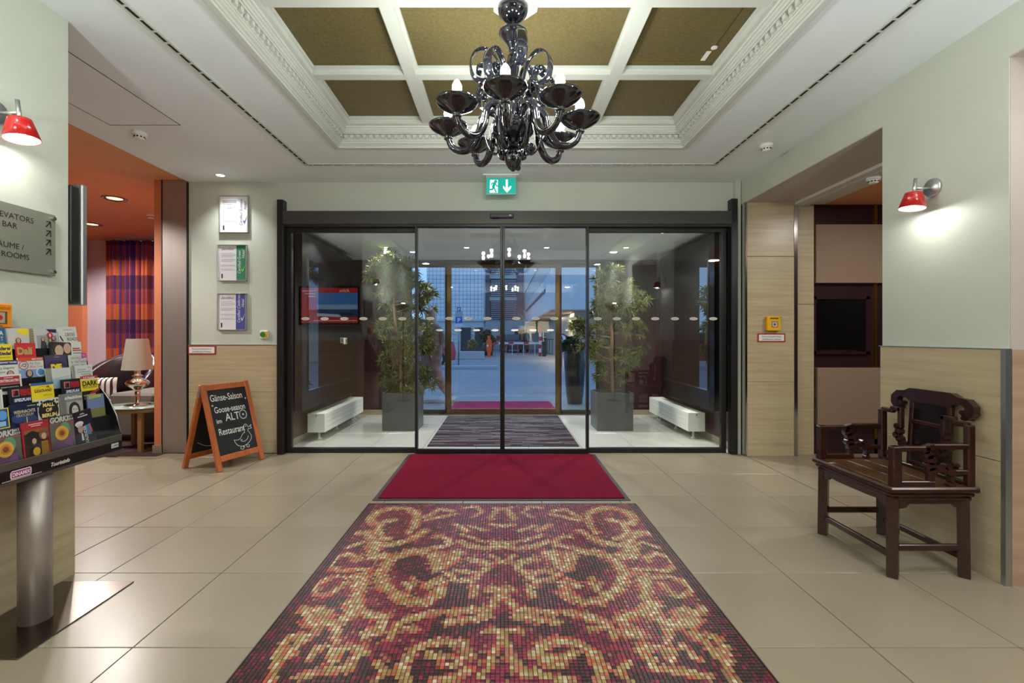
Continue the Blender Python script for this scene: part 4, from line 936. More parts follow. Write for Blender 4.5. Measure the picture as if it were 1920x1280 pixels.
b_(3, yy(142, 3), .012, 1.114, (168, 168, 160), 'thin edge on pile beside the leaflet with a ship', [('l', [[(.004, 0), (.004, -.1)], [(.009, 0), (.009, -.1)]], .002, (110, 108, 102))])
b_(3, yy(147, 3), .098, 1.116, (204, 208, 204), 'pale leaflet with small blue lettering and a ship, right end of its row', [('t', 'Zeit', .07, -.016, .012, (110, 110, 116), dict(shear=.3)), ('t', 'Deutsches', .012, -.025, .011, (60, 90, 150)), ('t', 'Technikmuseum', .012, -.037, .011, (60, 90, 150)), ('l', [[(.03, -.046), (.085, -.046)]], .003, (130, 130, 130)), ('p', [(.012, -.065), (.04, -.054), (.085, -.052), (.08, -.062)], (204, 178, 130)), ('s', [(.01, -.066), (.04, -.055), (.088, -.052), (.08, -.066)], .002, (120, 50, 44))])
# row 2
b_(2, 1.928, .022, 1.035, YEL, 'yellow brochure edge at the left picture border', [('l', [[(.004, -.03), (.015, -.03)]], .004, (90, 80, 30))])
b_(2, 1.954, .014, 1.04, WHT, 'white brochure edge next to the yellow one', [('l', [[(.004, -.0), (.004, -.1)]], .002, (150, 150, 150))])
sp_ = [('r', .012, -.042, .042, -.012, (170, 170, 170)), ('r', .014, -.04, .04, -.014, (190, 30, 46)), ('d', .03, -.026, .008, .009, BLKC), ('r', .018, -.04, .038, -.032, BLKC), ('t', 'BERLINER', .044, -.022, .0125, (180, 34, 48), dict(bold=.0006, sx=.85)), ('t', 'KRIMINAL', .044, -.032, .0125, (180, 34, 48), dict(bold=.0006, sx=.85)), ('t', 'THEATER', .044, -.042, .0125, (180, 34, 48), dict(bold=.0006, sx=.85)), ('r', .012, -.068, .09, -.05, (50, 60, 120)), ('t', 'SPIELPLAN', .016, -.065, .0175, (214, 216, 224), dict(bold=.0007, sx=.85, shear=.15))]
b_(2, yy(24, 2), .105, 1.045, BLKC, 'black theatre programme left of the yellow folder with a blue top strip', sp_)
b_(2, yy(65, 2), .105, 1.052, YEL, 'yellow folder with a blue top strip and house outline', [('r', 0, -.012, .105, 0, (40, 92, 156)), ('s', [(.015, -.045), (.015, -.03), (.05, -.018), (.09, -.027)], .002, (190, 120, 30)), ('t', 'LEGOLAND', .055, -.043, .018, (60, 56, 40), dict(align='CENTER', bold=.0004, sx=.85)), ('r', .07, -.024, .083, -.017, (170, 60, 60)), ('t', 'B E R L I N', .092, -.062, .009, (70, 66, 40), dict(align='RIGHT')), ('r', .04, -.09, .065, -.075, (120, 90, 60))])
b_(2, yy(122, 2), .102, 1.055, BLKC, 'black theatre programme left of the yellow and black voucher', sp_)
b_(2, yy(157, 2), .1, 1.062, YEL, 'yellow and black voucher with a red top strip', [('r', 0, -.014, .1, 0, (190, 34, 56)), ('t', '5 € Voucher', .05, -.012, .0125, WHT, dict(align='CENTER', bold=.0005)), ('r', .0, -.019, .1, -.014, (214, 206, 196)), ('t', 'DARK', .05, -.049, .034, BLKC, dict(align='CENTER', bold=.001, sx=.95)), ('t', 'RESTAURANT', .05, -.062, .0135, BLKC, dict(align='CENTER', sx=1.0)), ('r', 0, -.21, .1, -.075, BLKC), ('p', [(.045, -.085), (.1, -.066), (.1, -.078), (.045, -.097)], (170, 34, 70)), ('l', [[(.01, -.098), (.075, -.094)], [(.01, -.112), (.085, -.108)], [(.01, -.13), (.08, -.126)]], .006, (190, 176, 60))], h_=.21)
# row 1
b_(1, 1.888, .075, .965, (44, 76, 140), 'blue brochure with a yellow frame at the left picture border', [('r', 0, -.004, .075, 0, YEL), ('r', .071, -.08, .075, 0, YEL), ('d', .05, -.03, .018, .02, (90, 150, 210)), ('r', .0, -.075, .06, -.055, (150, 190, 220)), ('r', 0, -.084, .075, -.08, YEL)])
b_(1, yy(24, 1)+.004, .115, .972, (28, 34, 66), 'dark blue concert brochure with a pale serif title', [('d', .032, -.06, .03, .02, (44, 58, 110)), ('d', .08, -.075, .032, .02, (50, 62, 104)), ('t', 'WEIHNACHTS', .058, -.04, .019, (206, 196, 160), dict(align='CENTER', bold=.0004, sx=.74)), ('t', 'ORATORIUM', .058, -.055, .017, (206, 196, 160), dict(align='CENTER', sx=.74)), ('r', .062, -.1, .066, -.058, (200, 190, 150)), ('l', [[(.07, -.012), (.105, -.012)]], .003, (190, 180, 110))], h_=.2)
b_(1, yy(73, 1)+.002, .108, .98, (206, 204, 194), 'black and white card with gold capitals in a black circle', [('p', [(x_+dx_, z_+dz_) for dx_, dz_ in ((0, .006), (.006, 0), (0, -.006), (-.006, 0))], BLKC) for x_ in (.01, .026, .082, .098) for z_ in (-.012, -.03)]+[('d', .054, -.055, .047, .047, BLKC), ('t', 'MALL', .054, -.036, .022, (226, 200, 120), dict(align='CENTER', bold=.001)), ('t', 'OF', .054, -.059, .022, (226, 200, 120), dict(align='CENTER', bold=.001)), ('t', 'BERLIN', .054, -.082, .022, (226, 200, 120), dict(align='CENTER', bold=.001))])
b_(1, yy(119, 1), .115, .99, (128, 128, 122), 'grey programme with a black and white portrait of a long haired woman', [('l', [[(.004+.006*k, 0), (.004+.006*k, -.12)] for k in range(4)], .002, (96, 96, 92)), ('r', .03, -.15, .115, -.04, (158, 158, 152)), ('t', 'schaubühne', .112, -.027, .021, (226, 226, 222), dict(align='RIGHT', bold=.0006, sx=.9)), ('d', .068, -.085, .03, .042, (40, 38, 38)), ('d', .07, -.085, .017, .026, (196, 192, 186)), ('l', [[(.06, -.078), (.066, -.078)], [(.075, -.08), (.081, -.08)], [(.066, -.1), (.077, -.1)]], .003, (60, 56, 56))])
b_(1, yy(168, 1)+.004, .098, .968, (70, 84, 120), 'travel flyer with a cloudy landscape behind the chef magazine', [('r', 0, -.07, .098, 0, (104, 122, 160)), ('l', [[(.01, -.008), (.08, -.004)], [(.01, -.016), (.08, -.012)]], .006, (186, 176, 60)), ('r', 0, -.12, .098, -.07, (112, 112, 60)), ('r', .0, -.16, .098, -.12, (190, 190, 196)), ('d', .035, -.14, .025, .014, (70, 64, 70)), ('r', .04, -.155, .05, -.13, (200, 176, 50)), ('d', .085, -.172, .011, .006, YEL)], h_=.205)
# front row
gk = [('r', 0, -.21, .118, -.028, (96, 92, 84)), ('t', 'GORKI', .002, -.027, .032, (190, 188, 180), dict(bold=.0016, shear=.12, sx=.9)), ('t', '#11', .092, -.014, .014, (190, 188, 180), dict(bold=.0005)), ('t', '2014', .09, -.027, .013, (190, 188, 180), dict(bold=.0005)), ('l', [[(0, -.034), (.118, -.036)]], .004, (170, 70, 56)), ('d', .07, -.062, .026, .03, (90, 140, 112)), ('d', .059, -.15, .056, .055, (96, 56, 92)), ('p', [(.06, -.13), (.075, -.1), (.095, -.1), (.1, -.15)], (110, 70, 120)), ('d', .052, -.08, .033, .033, (206, 160, 60)), ('d', .052, -.08, .021, .021, (190, 120, 50)), ('d', .052, -.08, .012, .012, (120, 70, 40))]
b_(0, 1.862, .118, .88, (58, 56, 54), 'magazine with a gold disc cover, left of the red costume programme', gk)
b_(0, yy(47, 0)+.002, .118, .893, (160, 44, 52), 'red programme with two people in historical costume', [('l', [[(.03, -.012), (.09, -.012)], [(.04, -.02), (.08, -.02)]], .004, (226, 180, 180)), ('r', .006, -.21, .112, -.034, (60, 34, 22)), ('r', .006, -.05, .112, -.034, (140, 84, 30)), ('d', .04, -.075, .032, .035, BLKC)]+face(.046, -.085, .012)+face(.088, -.07, .013)+[('d', .088, -.064, .022, .022, (120, 80, 56)), ('d', .088, -.07, .011, .014, SKIN), ('p', [(.07, -.2), (.074, -.092), (.104, -.092), (.11, -.2)], (150, 104, 40)), ('p', [(.01, -.2), (.03, -.1), (.06, -.1), (.072, -.2)], (36, 26, 30)), ('d', .05, -.13, .016, .018, (204, 160, 50)), ('r', .006, -.21, .112, -.17, (34, 20, 22))])
b_(0, yy(99, 0), .118, .897, (58, 56, 54), 'magazine with a gold disc cover, right of the red costume programme', gk)
b_(0, yy(145, 0)+.012, .105, .897, (38, 28, 40), 'dark magazine with a chef in a white hat, front row right end', [('p', [(.04, -.018), (.05, -.01), (.054, -.016), (.058, -.01), (.07, -.018)], (170, 170, 176)), ('l', [[(.03, -.026), (.08, -.026)]], .005, (190, 186, 190)), ('d', .03, -.058, .022, .012, (206, 204, 206)), ('r', .014, -.072, .044, -.058, (190, 188, 192)), ('d', .03, -.085, .014, .018, (170, 140, 126)), ('p', [(.0, -.15), (.01, -.105), (.05, -.105), (.058, -.15)], (30, 30, 34)), ('p', [(.026, -.14), (.03, -.105), (.036, -.105), (.038, -.14)], (210, 210, 214)), ('p', [(.055, -.075), (.085, -.07), (.082, -.125), (.06, -.12)], (70, 120, 160)), ('p', [(.075, -.078), (.085, -.085), (.09, -.115), (.078, -.11)], (180, 90, 50)), ('t', 'KALENDER', .058, -.16, .022, (196, 194, 200), dict(rot=PI/2, bold=.0006, sx=.8))], tilt=-.12, h_=.21)
# ---------------------------------------------------------------- lounge
def curtain():
    o = thing('curtain', (-6.3, 8.0, 0), 'purple and orange banded curtain hanging at the lounge window', 'curtain')
    m = bpy.data.materials.new('curtain_cloth'); m.use_nodes = True; nt = m.node_tree; b = nt.nodes['Principled BSDF']; b.inputs['Roughness'].default_value = .8
    tc = nt.nodes.new('ShaderNodeTexCoord'); sp = nt.nodes.new('ShaderNodeSeparateXYZ'); nt.links.new(tc.outputs['Object'], sp.inputs[0])
    mu = nt.nodes.new('ShaderNodeMath'); mu.operation = 'MULTIPLY'; mu.inputs[1].default_value = 1/.755; sb_ = nt.nodes.new('ShaderNodeMath'); sb_.operation = 'SUBTRACT'; sb_.inputs[1].default_value = 1.547-.755*3; nt.links.new(sp.outputs['Z'], sb_.inputs[0]); nt.links.new(sb_.outputs[0], mu.inputs[0])
    fr = nt.nodes.new('ShaderNodeMath'); fr.operation = 'FRACT'; nt.links.new(mu.outputs[0], fr.inputs[0])
    gt = nt.nodes.new('ShaderNodeMath'); gt.operation = 'LESS_THAN'; gt.inputs[1].default_value = .35; nt.links.new(fr.outputs[0], gt.inputs[0])
    g3 = nt.nodes.new('ShaderNodeMath'); g3.operation = 'LESS_THAN'; g3.inputs[1].default_value = .69; nt.links.new(fr.outputs[0], g3.inputs[0])
    mu2 = nt.nodes.new('ShaderNodeMath'); mu2.operation = 'MULTIPLY'; mu2.inputs[1].default_value = 4.5; nt.links.new(sp.outputs['X'], mu2.inputs[0])
    f2 = nt.nodes.new('ShaderNodeMath'); f2.operation = 'FRACT'; nt.links.new(mu2.outputs[0], f2.inputs[0])
    r1 = nt.nodes.new('ShaderNodeValToRGB'); r2 = nt.nodes.new('ShaderNodeValToRGB')
    for r_, cs in ((r1, [(0, (160, 66, 66)), (.3, (110, 48, 92)), (.6, (168, 74, 70)), (.8, (88, 42, 92))]), (r2, [(0, (196, 92, 54)), (.3, (150, 60, 74)), (.55, (206, 104, 60)), (.8, (110, 52, 96))])):
        e = r_.color_ramp; e.interpolation = 'CONSTANT'
        e.elements[0].position = cs[0][0]; e.elements[0].color = lin(cs[0][1]); e.elements[1].position = cs[1][0]; e.elements[1].color = lin(cs[1][1])
        for p, c_ in cs[2:]: k = e.elements.new(p); k.color = lin(c_)
        nt.links.new(f2.outputs[0], r_.inputs[0])
    mx = nt.nodes.new('ShaderNodeMix'); mx.data_type = 'RGBA'; nt.links.new(gt.outputs[0], mx.inputs[0]); nt.links.new(r1.outputs[0], mx.inputs[6]); nt.links.new(r2.outputs[0], mx.inputs[7])
    m3 = nt.nodes.new('ShaderNodeMix'); m3.data_type = 'RGBA'; m3.blend_type = 'MULTIPLY'; m3.inputs[0].default_value = 1.0; nt.links.new(mx.outputs[2], m3.inputs[6])
    m4 = nt.nodes.new('ShaderNodeMix'); m4.data_type = 'RGBA'; nt.links.new(g3.outputs[0], m4.inputs[0]); m4.inputs[6].default_value = (.5, .55, .75, 1); m4.inputs[7].default_value = (1, 1, 1, 1); nt.links.new(m4.outputs[2], m3.inputs[7]); mx = m3
    nt.links.new(mx.outputs[2], b.inputs['Base Color'])
    tr = nt.nodes.new('ShaderNodeBsdfTranslucent'); nt.links.new(mx.outputs[2], tr.inputs[0]); ms = nt.nodes.new('ShaderNodeMixShader'); ms.inputs[0].default_value = .4
    nt.links.new(b.outputs[0], ms.inputs[1]); nt.links.new(tr.outputs[0], ms.inputs[2]); nt.links.new(ms.outputs[0], nt.nodes['Material Output'].inputs[0])
    n_ = 160; vs = []; fs = []
    for i in range(n_+1):
        x = -6.80+1.5*i/n_; y = 8.05+.05*math.sin(i*.62)+.02*math.sin(i*.23)
        vs += [(x, y, .02), (x, y+.01*math.sin(i*.3), 2.9)]
    fs = [(2*i, 2*i+2, 2*i+3, 2*i+1) for i in range(n_)]
    c = MB().add(vs, fs, True).build('cloth', m, o, fix=False)
    B('curtain_rail', M_alu, o, -6.85, -4.0, 8.03, 8.07, 2.9, 2.935)
curtain()
M_lea = mat('dark_leather', (44, 30, 34), .3, var=(36, 24, 28), vscale=8, bump=.1, bscale=90)
ac = thing('leather_armchair', (-5.2, 6.35, 0), 'dark brown leather tub chair in the lounge behind the table lamp', 'armchair')
rot = math.radians(-20)
def arc_shell(cx_, cy_, r0, r1, a0, a1, z0, zf, n_=24, cap=.03):
    mb = MB(); vs = []; fs = []
    for i in range(n_+1):
        a = a0+(a1-a0)*i/n_; zt = zf(i/n_)
        for (r_, z) in ((r0, z0), (r0, zt-cap), (r0+cap*.6, zt), (r1-cap*.6, zt), (r1, zt-cap), (r1, z0)): vs.append((cx_+r_*math.cos(a), cy_+r_*math.sin(a), z))
    for i in range(n_):
        for j in range(6): fs.append((i*6+j, i*6+(j+1) % 6, (i+1)*6+(j+1) % 6, (i+1)*6+j))
    fs += [tuple(range(6)), tuple(n_*6+k for k in range(6))]
    return mb.add(vs, fs, True)
arc_shell(-5.2, 6.35, .36, .46, math.radians(-20), math.radians(200), .2, lambda t: .62+.42*math.sin(PI*t)**.8).build('back_shell', M_lea, ac)
MB().lathe([(0, .2), (.36, .2), (.37, .38), (.34, .43), (0, .45)], -5.2, 6.33, 28).build('seat_cushion', M_lea, ac)
for a in (45, 135, 225, 315): MB().lathe([(.018, 0), (.025, .2)], -5.2+.3*math.cos(math.radians(a)), 6.35+.3*math.sin(math.radians(a)), 10).build('leg', M_black, ac)
def stripes(name, ca, cb, sc, ax=0):
    m = mat(name, ca, .8); nt = m.node_tree; b = nt.nodes['Principled BSDF']
    tc = nt.nodes.new('ShaderNodeTexCoord'); wv = nt.nodes.new('ShaderNodeTexWave'); wv.inputs['Scale'].default_value = sc; wv.bands_direction = 'XYZ'[ax]; wv.inputs['Distortion'].default_value = 0
    nt.links.new(tc.outputs['Object'], wv.inputs[0]); cr = nt.nodes.new('ShaderNodeValToRGB'); cr.color_ramp.interpolation = 'CONSTANT'; cr.color_ramp.elements[0].color = lin(cb); cr.color_ramp.elements[1].color = lin(ca); cr.color_ramp.elements[1].position = .3
    nt.links.new(wv.outputs[0], cr.inputs[0]); nt.links.new(cr.outputs[0], b.inputs['Base Color']); return m
cu = thing('striped_cushion', (-5.12, 5.9, .45), 'white cushion with thin black stripes on the leather chair', 'cushion')
vs = []; fs = []; n_ = 12
for j in range(n_+1):
    for i in range(n_+1):
        u, v = i/n_*2-1, j/n_*2-1; t = (1-u**4)*(1-v**4)
        vs.append((-5.14+.235*u*(1-.06*(1-abs(v))), 5.98-.075*t**.6, .60+.14*v*(1-.06*(1-abs(u)))))
k0 = len(vs)
for j in range(n_+1):
    for i in range(n_+1):
        x_, y_, z_ = vs[j*(n_+1)+i]; vs.append((x_, 5.98+(5.98-y_)*.8, z_))
for off in (0, k0):
    for j in range(n_):
        for i in range(n_): fs.append((off+j*(n_+1)+i, off+j*(n_+1)+i+1, off+(j+1)*(n_+1)+i+1, off+(j+1)*(n_+1)+i))
MB().add(vs, fs, True).build('cover', stripes('cushion_stripe', (206, 196, 194), (40, 34, 38), 5.5), cu)
M_tweed = mat('grey_tweed', (120, 116, 108), .9, var=(84, 80, 76), vscale=160)
so = thing('fabric_ottoman', (-4.35, 5.75, 0), 'grey tweed upholstered seat block behind the glass side table', 'ottoman')
B('upholstery', M_tweed, so, -4.7, -3.8, 5.6, 6.3, .06, .58, .03); B('plinth', M_black, so, -4.65, -3.82, 5.65, 6.25, .004, .06)
tb = thing('side_table', (-4.15, 5.28, 0), 'oval glass topped side table with bronze legs under the lamp', 'side table')
M_tbw = mat('bronze_wood', (140, 104, 62), .4)
MB().lathe([(0, .475), (.34, .475), (.345, .480), (.34, .487), (0, .487)], -4.1, 5.28, 40, sx=1.05, sy=.8).build('glass_top', mat('table_glass', (150, 170, 160), .05, spec=.8), tb)
MB().lathe([(.30, .43), (.32, .43), (.32, .474), (.30, .474), (.30, .43)], -4.1, 5.28, 40, sx=1.05, sy=.8, caps=False).build('apron', M_tbw, tb)
for (x, y) in ((-4.25, 5.06), (-3.93, 5.1), (-4.3, 5.48), (-3.9, 5.48)): B('leg', M_tbw, tb, x-.022, x+.022, y-.022, y+.022, .004, .475, .003)
lp = thing('table_lamp', (-4.12, 5.3, .487), 'silver table lamp with a tapered linen shade on the side table', 'table lamp')
lx, ly = -4.12, 5.3
M_silver = mat('silver_glass', (196, 184, 172), .12, metal=1.0)
MB().lathe([(0, .487), (.12, .488), (.125, .494), (.03, .502), (.02, .52), (.024, .6), (.03, .63), (.02, .64), (.05, .67), (.1, .71), (.115, .735), (.1, .76), (.05, .785), (.035, .80), (.05, .812), (.052, .82), (.03, .83), (.028, .86), (.035, .875), (.02, .89), (0, .89)], lx, ly, 32).build('lamp_body', M_silver, lp)
m = mat('linen_shade', (152, 144, 132), .9, emit=(226, 210, 184), es=.07)
MB().lathe([(.148, .885), (.102, 1.232)], lx, ly, 36, caps=False).build('lamp_shade', m, lp)
MB().lathe([(0, 1.0), (.025, 1.01), (.03, 1.04), (0, 1.07)], lx, ly, 14).build('bulb', mat('lamp_glow4', (255, 250, 235), .4, emit=(255, 246, 226), es=4), lp)
point('table_lamp_light', (lx, ly, 1.12), 2.5, (1, .85, .66), .03)

# ---------------------------------------------------------------- carved armchair
M_dw = mat('carved_dark_wood', (58, 28, 20), .25, var=(36, 18, 15), vscale=9, vstretch=(2, 2, 2), spec=.5, coat=.25)
M_dw2 = mat('worn_seat_wood', (104, 70, 36), .3, var=(50, 30, 18), vscale=3, vstretch=(1.2, 5, 1), coat=.3)
M_dk = mat('splat_panel', (28, 18, 17), .2, var=(20, 13, 13), vscale=12)
ca_ = thing('carved_armchair', (2.25, 2.73, 0), 'antique dark carved wooden armchair standing against the right wall', 'chair')
xf, xb, yn, yf_, zs = 2.05, 2.425, 2.465, 3.0, .478
def P_box(name, x0, x1, y0, y1, z0, z1, ch=.004, m=M_dw, par=ca_): return B(name, m, par, x0, x1, y0, y1, z0, z1, ch)
for (x, y) in ((xf, yn), (xf, yf_), (xb, yn), (xb, yf_)):
    s1 = -1 if x == xf else 1; s2 = -1 if y == yn else 1
    MB().sweep([(x-s1*.003, y-s2*.003, .42), (x, y, .04), (x+s1*.001, y+s2*.001, 0)], (.036, .036, .034), segs=4, smooth=False).build('leg', M_dw, ca_)
sf = P_box('seat_frame', xf-.045, xb+.045, yn-.045, yf_+.045, .45, .478, .006)
P_box('seat_moulding', xf-.032, xb+.032, yn-.032, yf_+.032, .425, .45, .008, par=sf); P_box('seat_moulding', xf-.022, xb+.022, yn-.022, yf_+.022, .405, .425, .004, par=sf)
for k in range(3): P_box('seat_board', xf+.0+.125*k, xf+.122+.125*k, yn+.02, yf_-.02, .476, .481, .002, M_dw2)
for (p, q) in (((xf-.04, yn-.04), (xf-.003, yf_+.04)), ((xf-.003, yn-.04), (xb+.04, yn+.018)), ((xf-.003, yf_-.018), (xb+.04, yf_+.04))): P_box('seat_border', p[0], q[0], p[1], q[1], .476, .4805, .002, mat('seat_border_wood', (92, 58, 30), .3, var=(56, 32, 20), vscale=5, coat=.3))
for y in (yn, yf_):
    pts = [(xf, .41), (xb, .41), (xb, .355), (xb-.05, .365), (xb-.07, .385), (xf+.08, .385), (xf+.06, .365), (xf, .355)]
    MB().prism(pts, Fr((0, y, 0), X, Z), -.01, .01).build('apron', M_dw, ca_)
pts = [(yn, .41), (yf_, .41), (yf_, .35), (yf_-.06, .365), (yf_-.08, .385), (yf_-.16, .38), (yn+.16, .38), (yn+.08, .385), (yn+.06, .365), (yn, .35)]
MB().prism(pts, Fr((xf-.005, 0, 0), Y, Z), -.01, .01).build('apron', M_dw, ca_)
for (p, q) in (((xf, yn, .155), (xb, yn, .155)), ((xf, yf_, .155), (xb, yf_, .155)), ((xf, yn, .11), (xf, yf_, .11)), ((xb, yn, .10), (xb, yf_, .10))): MB().bar(p, q, .022, .034, ch=.004).build('stretcher', M_dw, ca_)
def blob(mb, fr, a, b, r1, r2, th=.016): return mb.disc(fr, a, b, r1, r2, -th, th, 12)
for y in (yn-.015, yf_+.015):
    am = thing_arm = MB(); s_ = .034
    fr = Fr((0, y, 0), X, Z)
    am.fbox(fr, xf-.025, xf+.023, .478, .69, -.022, .022, .006)
    am.fbox(fr, xf-.02, xf+.20, .478, .51, -.016, .016, .004); am.fbox(fr, xf-.02, xf+.175, .662, .69, -.017, .017, .005)
    am.prism([(xf+.15, .662), (xf+.19, .674), (xf+.19, .702), (xf+.15, .69)], fr, -.017, .017); am.fbox(fr, xf+.185, xb, .674, .702, -.017, .017, .005)
    arm_o = am.build('arm', M_dw, ca_)
    cv = MB()
    cv.fbox(fr, xf+.165, xf+.20, .478, .6, -.015, .015, .005)
    for (a, b, r1, r2) in ((xf+.165, .645, .028, .02), (xf+.18, .62, .026, .026), (xf+.175, .585, .028, .022), (xf+.185, .555, .024, .026), (xf+.15, .665, .02, .014), (xf+.235, .57, .03, .016), (xf+.265, .585, .018, .016), (xf+.285, .555, .026, .018), (xf+.287, .52, .012, .022), (xf+.287, .49, .016, .012)): blob(cv, fr, a, b, r1, r2)
    cv.build('carved_post', M_dw, arm_o)
    fr2 = MB(); fr2.fbox(fr, xf+.25, xb, .54, .566, -.013, .013, .004); fr2.build('lower_rail', M_dw, arm_o)
xk = 2.44
for y, s_ in ((yn-.012, 1), (yf_+.012, -1)):
    bo = MB().fbox(Fr((xk, y, 0), Y, Z), -.018, .018, .478, .80, -.02, .02, .006).build('back_post', M_dw, ca_)
    fr = Fr((xk, y, 0), Y*s_, Z)
    c = MB().fbox(fr, .0, .09, .785, .812, -.015, .015, .005).fbox(fr, .07, .15, .80, .828, -.015, .015, .005).fbox(fr, .125, .152, .70, .828, -.015, .015, .005)
    for (a, b, r1, r2) in ((.118, .71, .016, .018), (.13, .68, .02, .02), (.115, .655, .022, .02), (.135, .635, .02, .018), (.15, .61, .018, .02)): blob(c, fr, a, b, r1, r2)
    c.build('scroll_bracket', M_dw, bo)
    c = MB()
    for (a, b, r1, r2) in ((.09, .54, .026, .018), (.06, .53, .018, .018), (.11, .56, .02, .016), (.08, .565, .018, .012)): blob(c, fr, a, b, r1, r2)
    c.build('carved_knop', M_dw, bo)
yc = 2.735
fb = Fr((2.45, yc, 0), Y, Vector((.06, 0, 1)))
sp_o = MB()
for a in (-.135, .105): sp_o.fbox(fb, a, a+.03, .478, .875, -.016, .012, .006)
for b in (.49, .735, .86): sp_o.fbox(fb, -.13, .13, b, b+.028, -.015, .012, .005)
spl = sp_o.build('splat_frame', M_dw, ca_)
MB().fbox(fb, -.11, .11, .515, .74, -.008, .004, .003).build('splat_panel', M_dk, spl); MB().fbox(fb, -.108, .108, .76, .862, -.01, .003, .003).build('splat_panel', M_dk, spl)
cr = [(-.235, .845), (-.262, .86), (-.262, .89), (-.225, .925), (-.17, .93), (-.13, .948), (.13, .948), (.17, .93), (.225, .925), (.262, .89), (.262, .86), (.235, .845), (.215, .85), (.215, .878), (.19, .893), (.15, .885), (.13, .872), (-.13, .872), (-.15, .885), (-.19, .893), (-.215, .878), (-.215, .85)]
cro = MB().prism(cr, fb, -.022, .016).build('crest_rail', M_dw, ca_)
for s_ in (-1, 1):
    c = MB()
    for (a, b, r1, r2) in ((.225, .838, .03, .018), (.2, .85, .016, .014), (.25, .85, .014, .012), (.215, .82, .022, .012)): blob(c, fb, s_*a, b, r1, r2, .02)
    c.build('crest_carving', M_dw, cro)
MB().fbox(Fr((2.44, 0, 0), Y, Z), yn, yf_, .478, .50, -.014, .014, .004).build('back_rail', M_dw, ca_)

# ---------------------------------------------------------------- vestibule: radiators, planters with trees, gloss boards
M_rad = mat('radiator_white', (222, 224, 214), .4)
def radiator(x0, x1, y0, y1, label):
    o = thing('convector_bench', ((x0+x1)/2, y0, 0), label, 'radiator', 'low bench radiators')
    B('core', mat('radiator_seam', (150, 152, 146), .6), o, x0+.004, x1-.004, y0+.03, y1-.03, .10, .32)
    for k in range(4): B('fin_panel', M_rad, o, x0, x1, y0+.062, y1-.062, .097+.0575*k, .097+.0575*k+.0545, .003)
    for y in (y0, y1-.06): B('end_cover', M_rad, o, x0, x1, y, y+.06, .097, .326, .003)
    MB().disc(FY((x0+x1)/2, y0, .30), 0, 0, .012, .012, 0, .003, 14).build('valve_cap', M_alu, o)
    for y in (y0+.1, y0+(y1-y0)*.45, y1-.2, y1-.1):
        l = MB().lathe([(.03, 0), (.032, .006), (.014, .01), (.013, .1)], (x0+x1)/2, y, 14).build('foot', M_rad, o)
radiator(-2.36, -2.15, 5.68, 7.25, 'white low convector radiator along the left vestibule wall')
radiator(2.27, 2.48, 5.74, 7.25, 'white low convector radiator along the right vestibule wall')
for xw, xg, s_, lb in ((-2.42, -2.24, 1, 'glossy black wall board above the left radiator'), (2.54, 2.37, -1, 'glossy black wall board above the right radiator')):
    o = thing('wall_board', (xw, 6.1, .42), lb, 'wall panel', 'vestibule gloss boards')
    B('board', mat('board_black', (16, 15, 17), .22), o, min(xw, xg), max(xw, xg), 5.25, 7.0, .42, 2.42)
    b2 = xg+s_*.014; B('gloss_sheet', M_mirror, o, min(xg, b2), max(xg, b2), 5.40, 6.83, .652, 2.15)
    b3 = xg+s_*.02; B('chrome_ledge', M_chrome, o, min(xg, b3), max(xg, b3), 5.39, 6.84, .638, .652)
o = thing('notice_sheet', (2.54, 5.4, 1.5), 'white printed notice on the right vestibule wall', 'notice'); B('paper', M_white, o, 2.533, 2.54, 5.32, 5.55, 1.47, 1.9)
prints(o, FXm(2.533, 5.55, 1.47), [('l', [[(.02, .39), (.2, .39)]], .012, (90, 90, 96)), ('l', [[(.02, .35-.03*k), (.2 if k % 3 else .15, .35-.03*k)] for k in range(11)], .005, (140, 140, 146))])
o = thing('wall_socket', (2.54, 5.4, .4), 'white wall socket low on the right vestibule wall', 'socket'); B('plate', M_white, o, 2.53, 2.54, 5.36, 5.44, .36, .45, .003); MB().disc(FXm(2.53, 5.4, .405), 0, 0, .022, .022, 0, .002).build('insert', M_trackw, o)
o = thing('door_button', (-2.22, 6.64, 1.2), 'small white and yellow button plate on the left vestibule wall', 'switch'); B('plate', M_white, o, -2.226, -2.212, 6.59, 6.69, 1.15, 1.24, .004); B('button', flat((150, 150, 40)), o, -2.213, -2.205, 6.61, 6.67, 1.17, 1.22)
o = thing('door_button', (-1.89, 7.56, 1.2), 'small white and yellow button plate beside the left outer window', 'switch'); B('plate', M_white, o, -1.935, -1.845, 7.545, 7.56, 1.15, 1.24, .004); B('button', flat((150, 150, 40)), o, -1.92, -1.86, 7.537, 7.546, 1.165, 1.225)

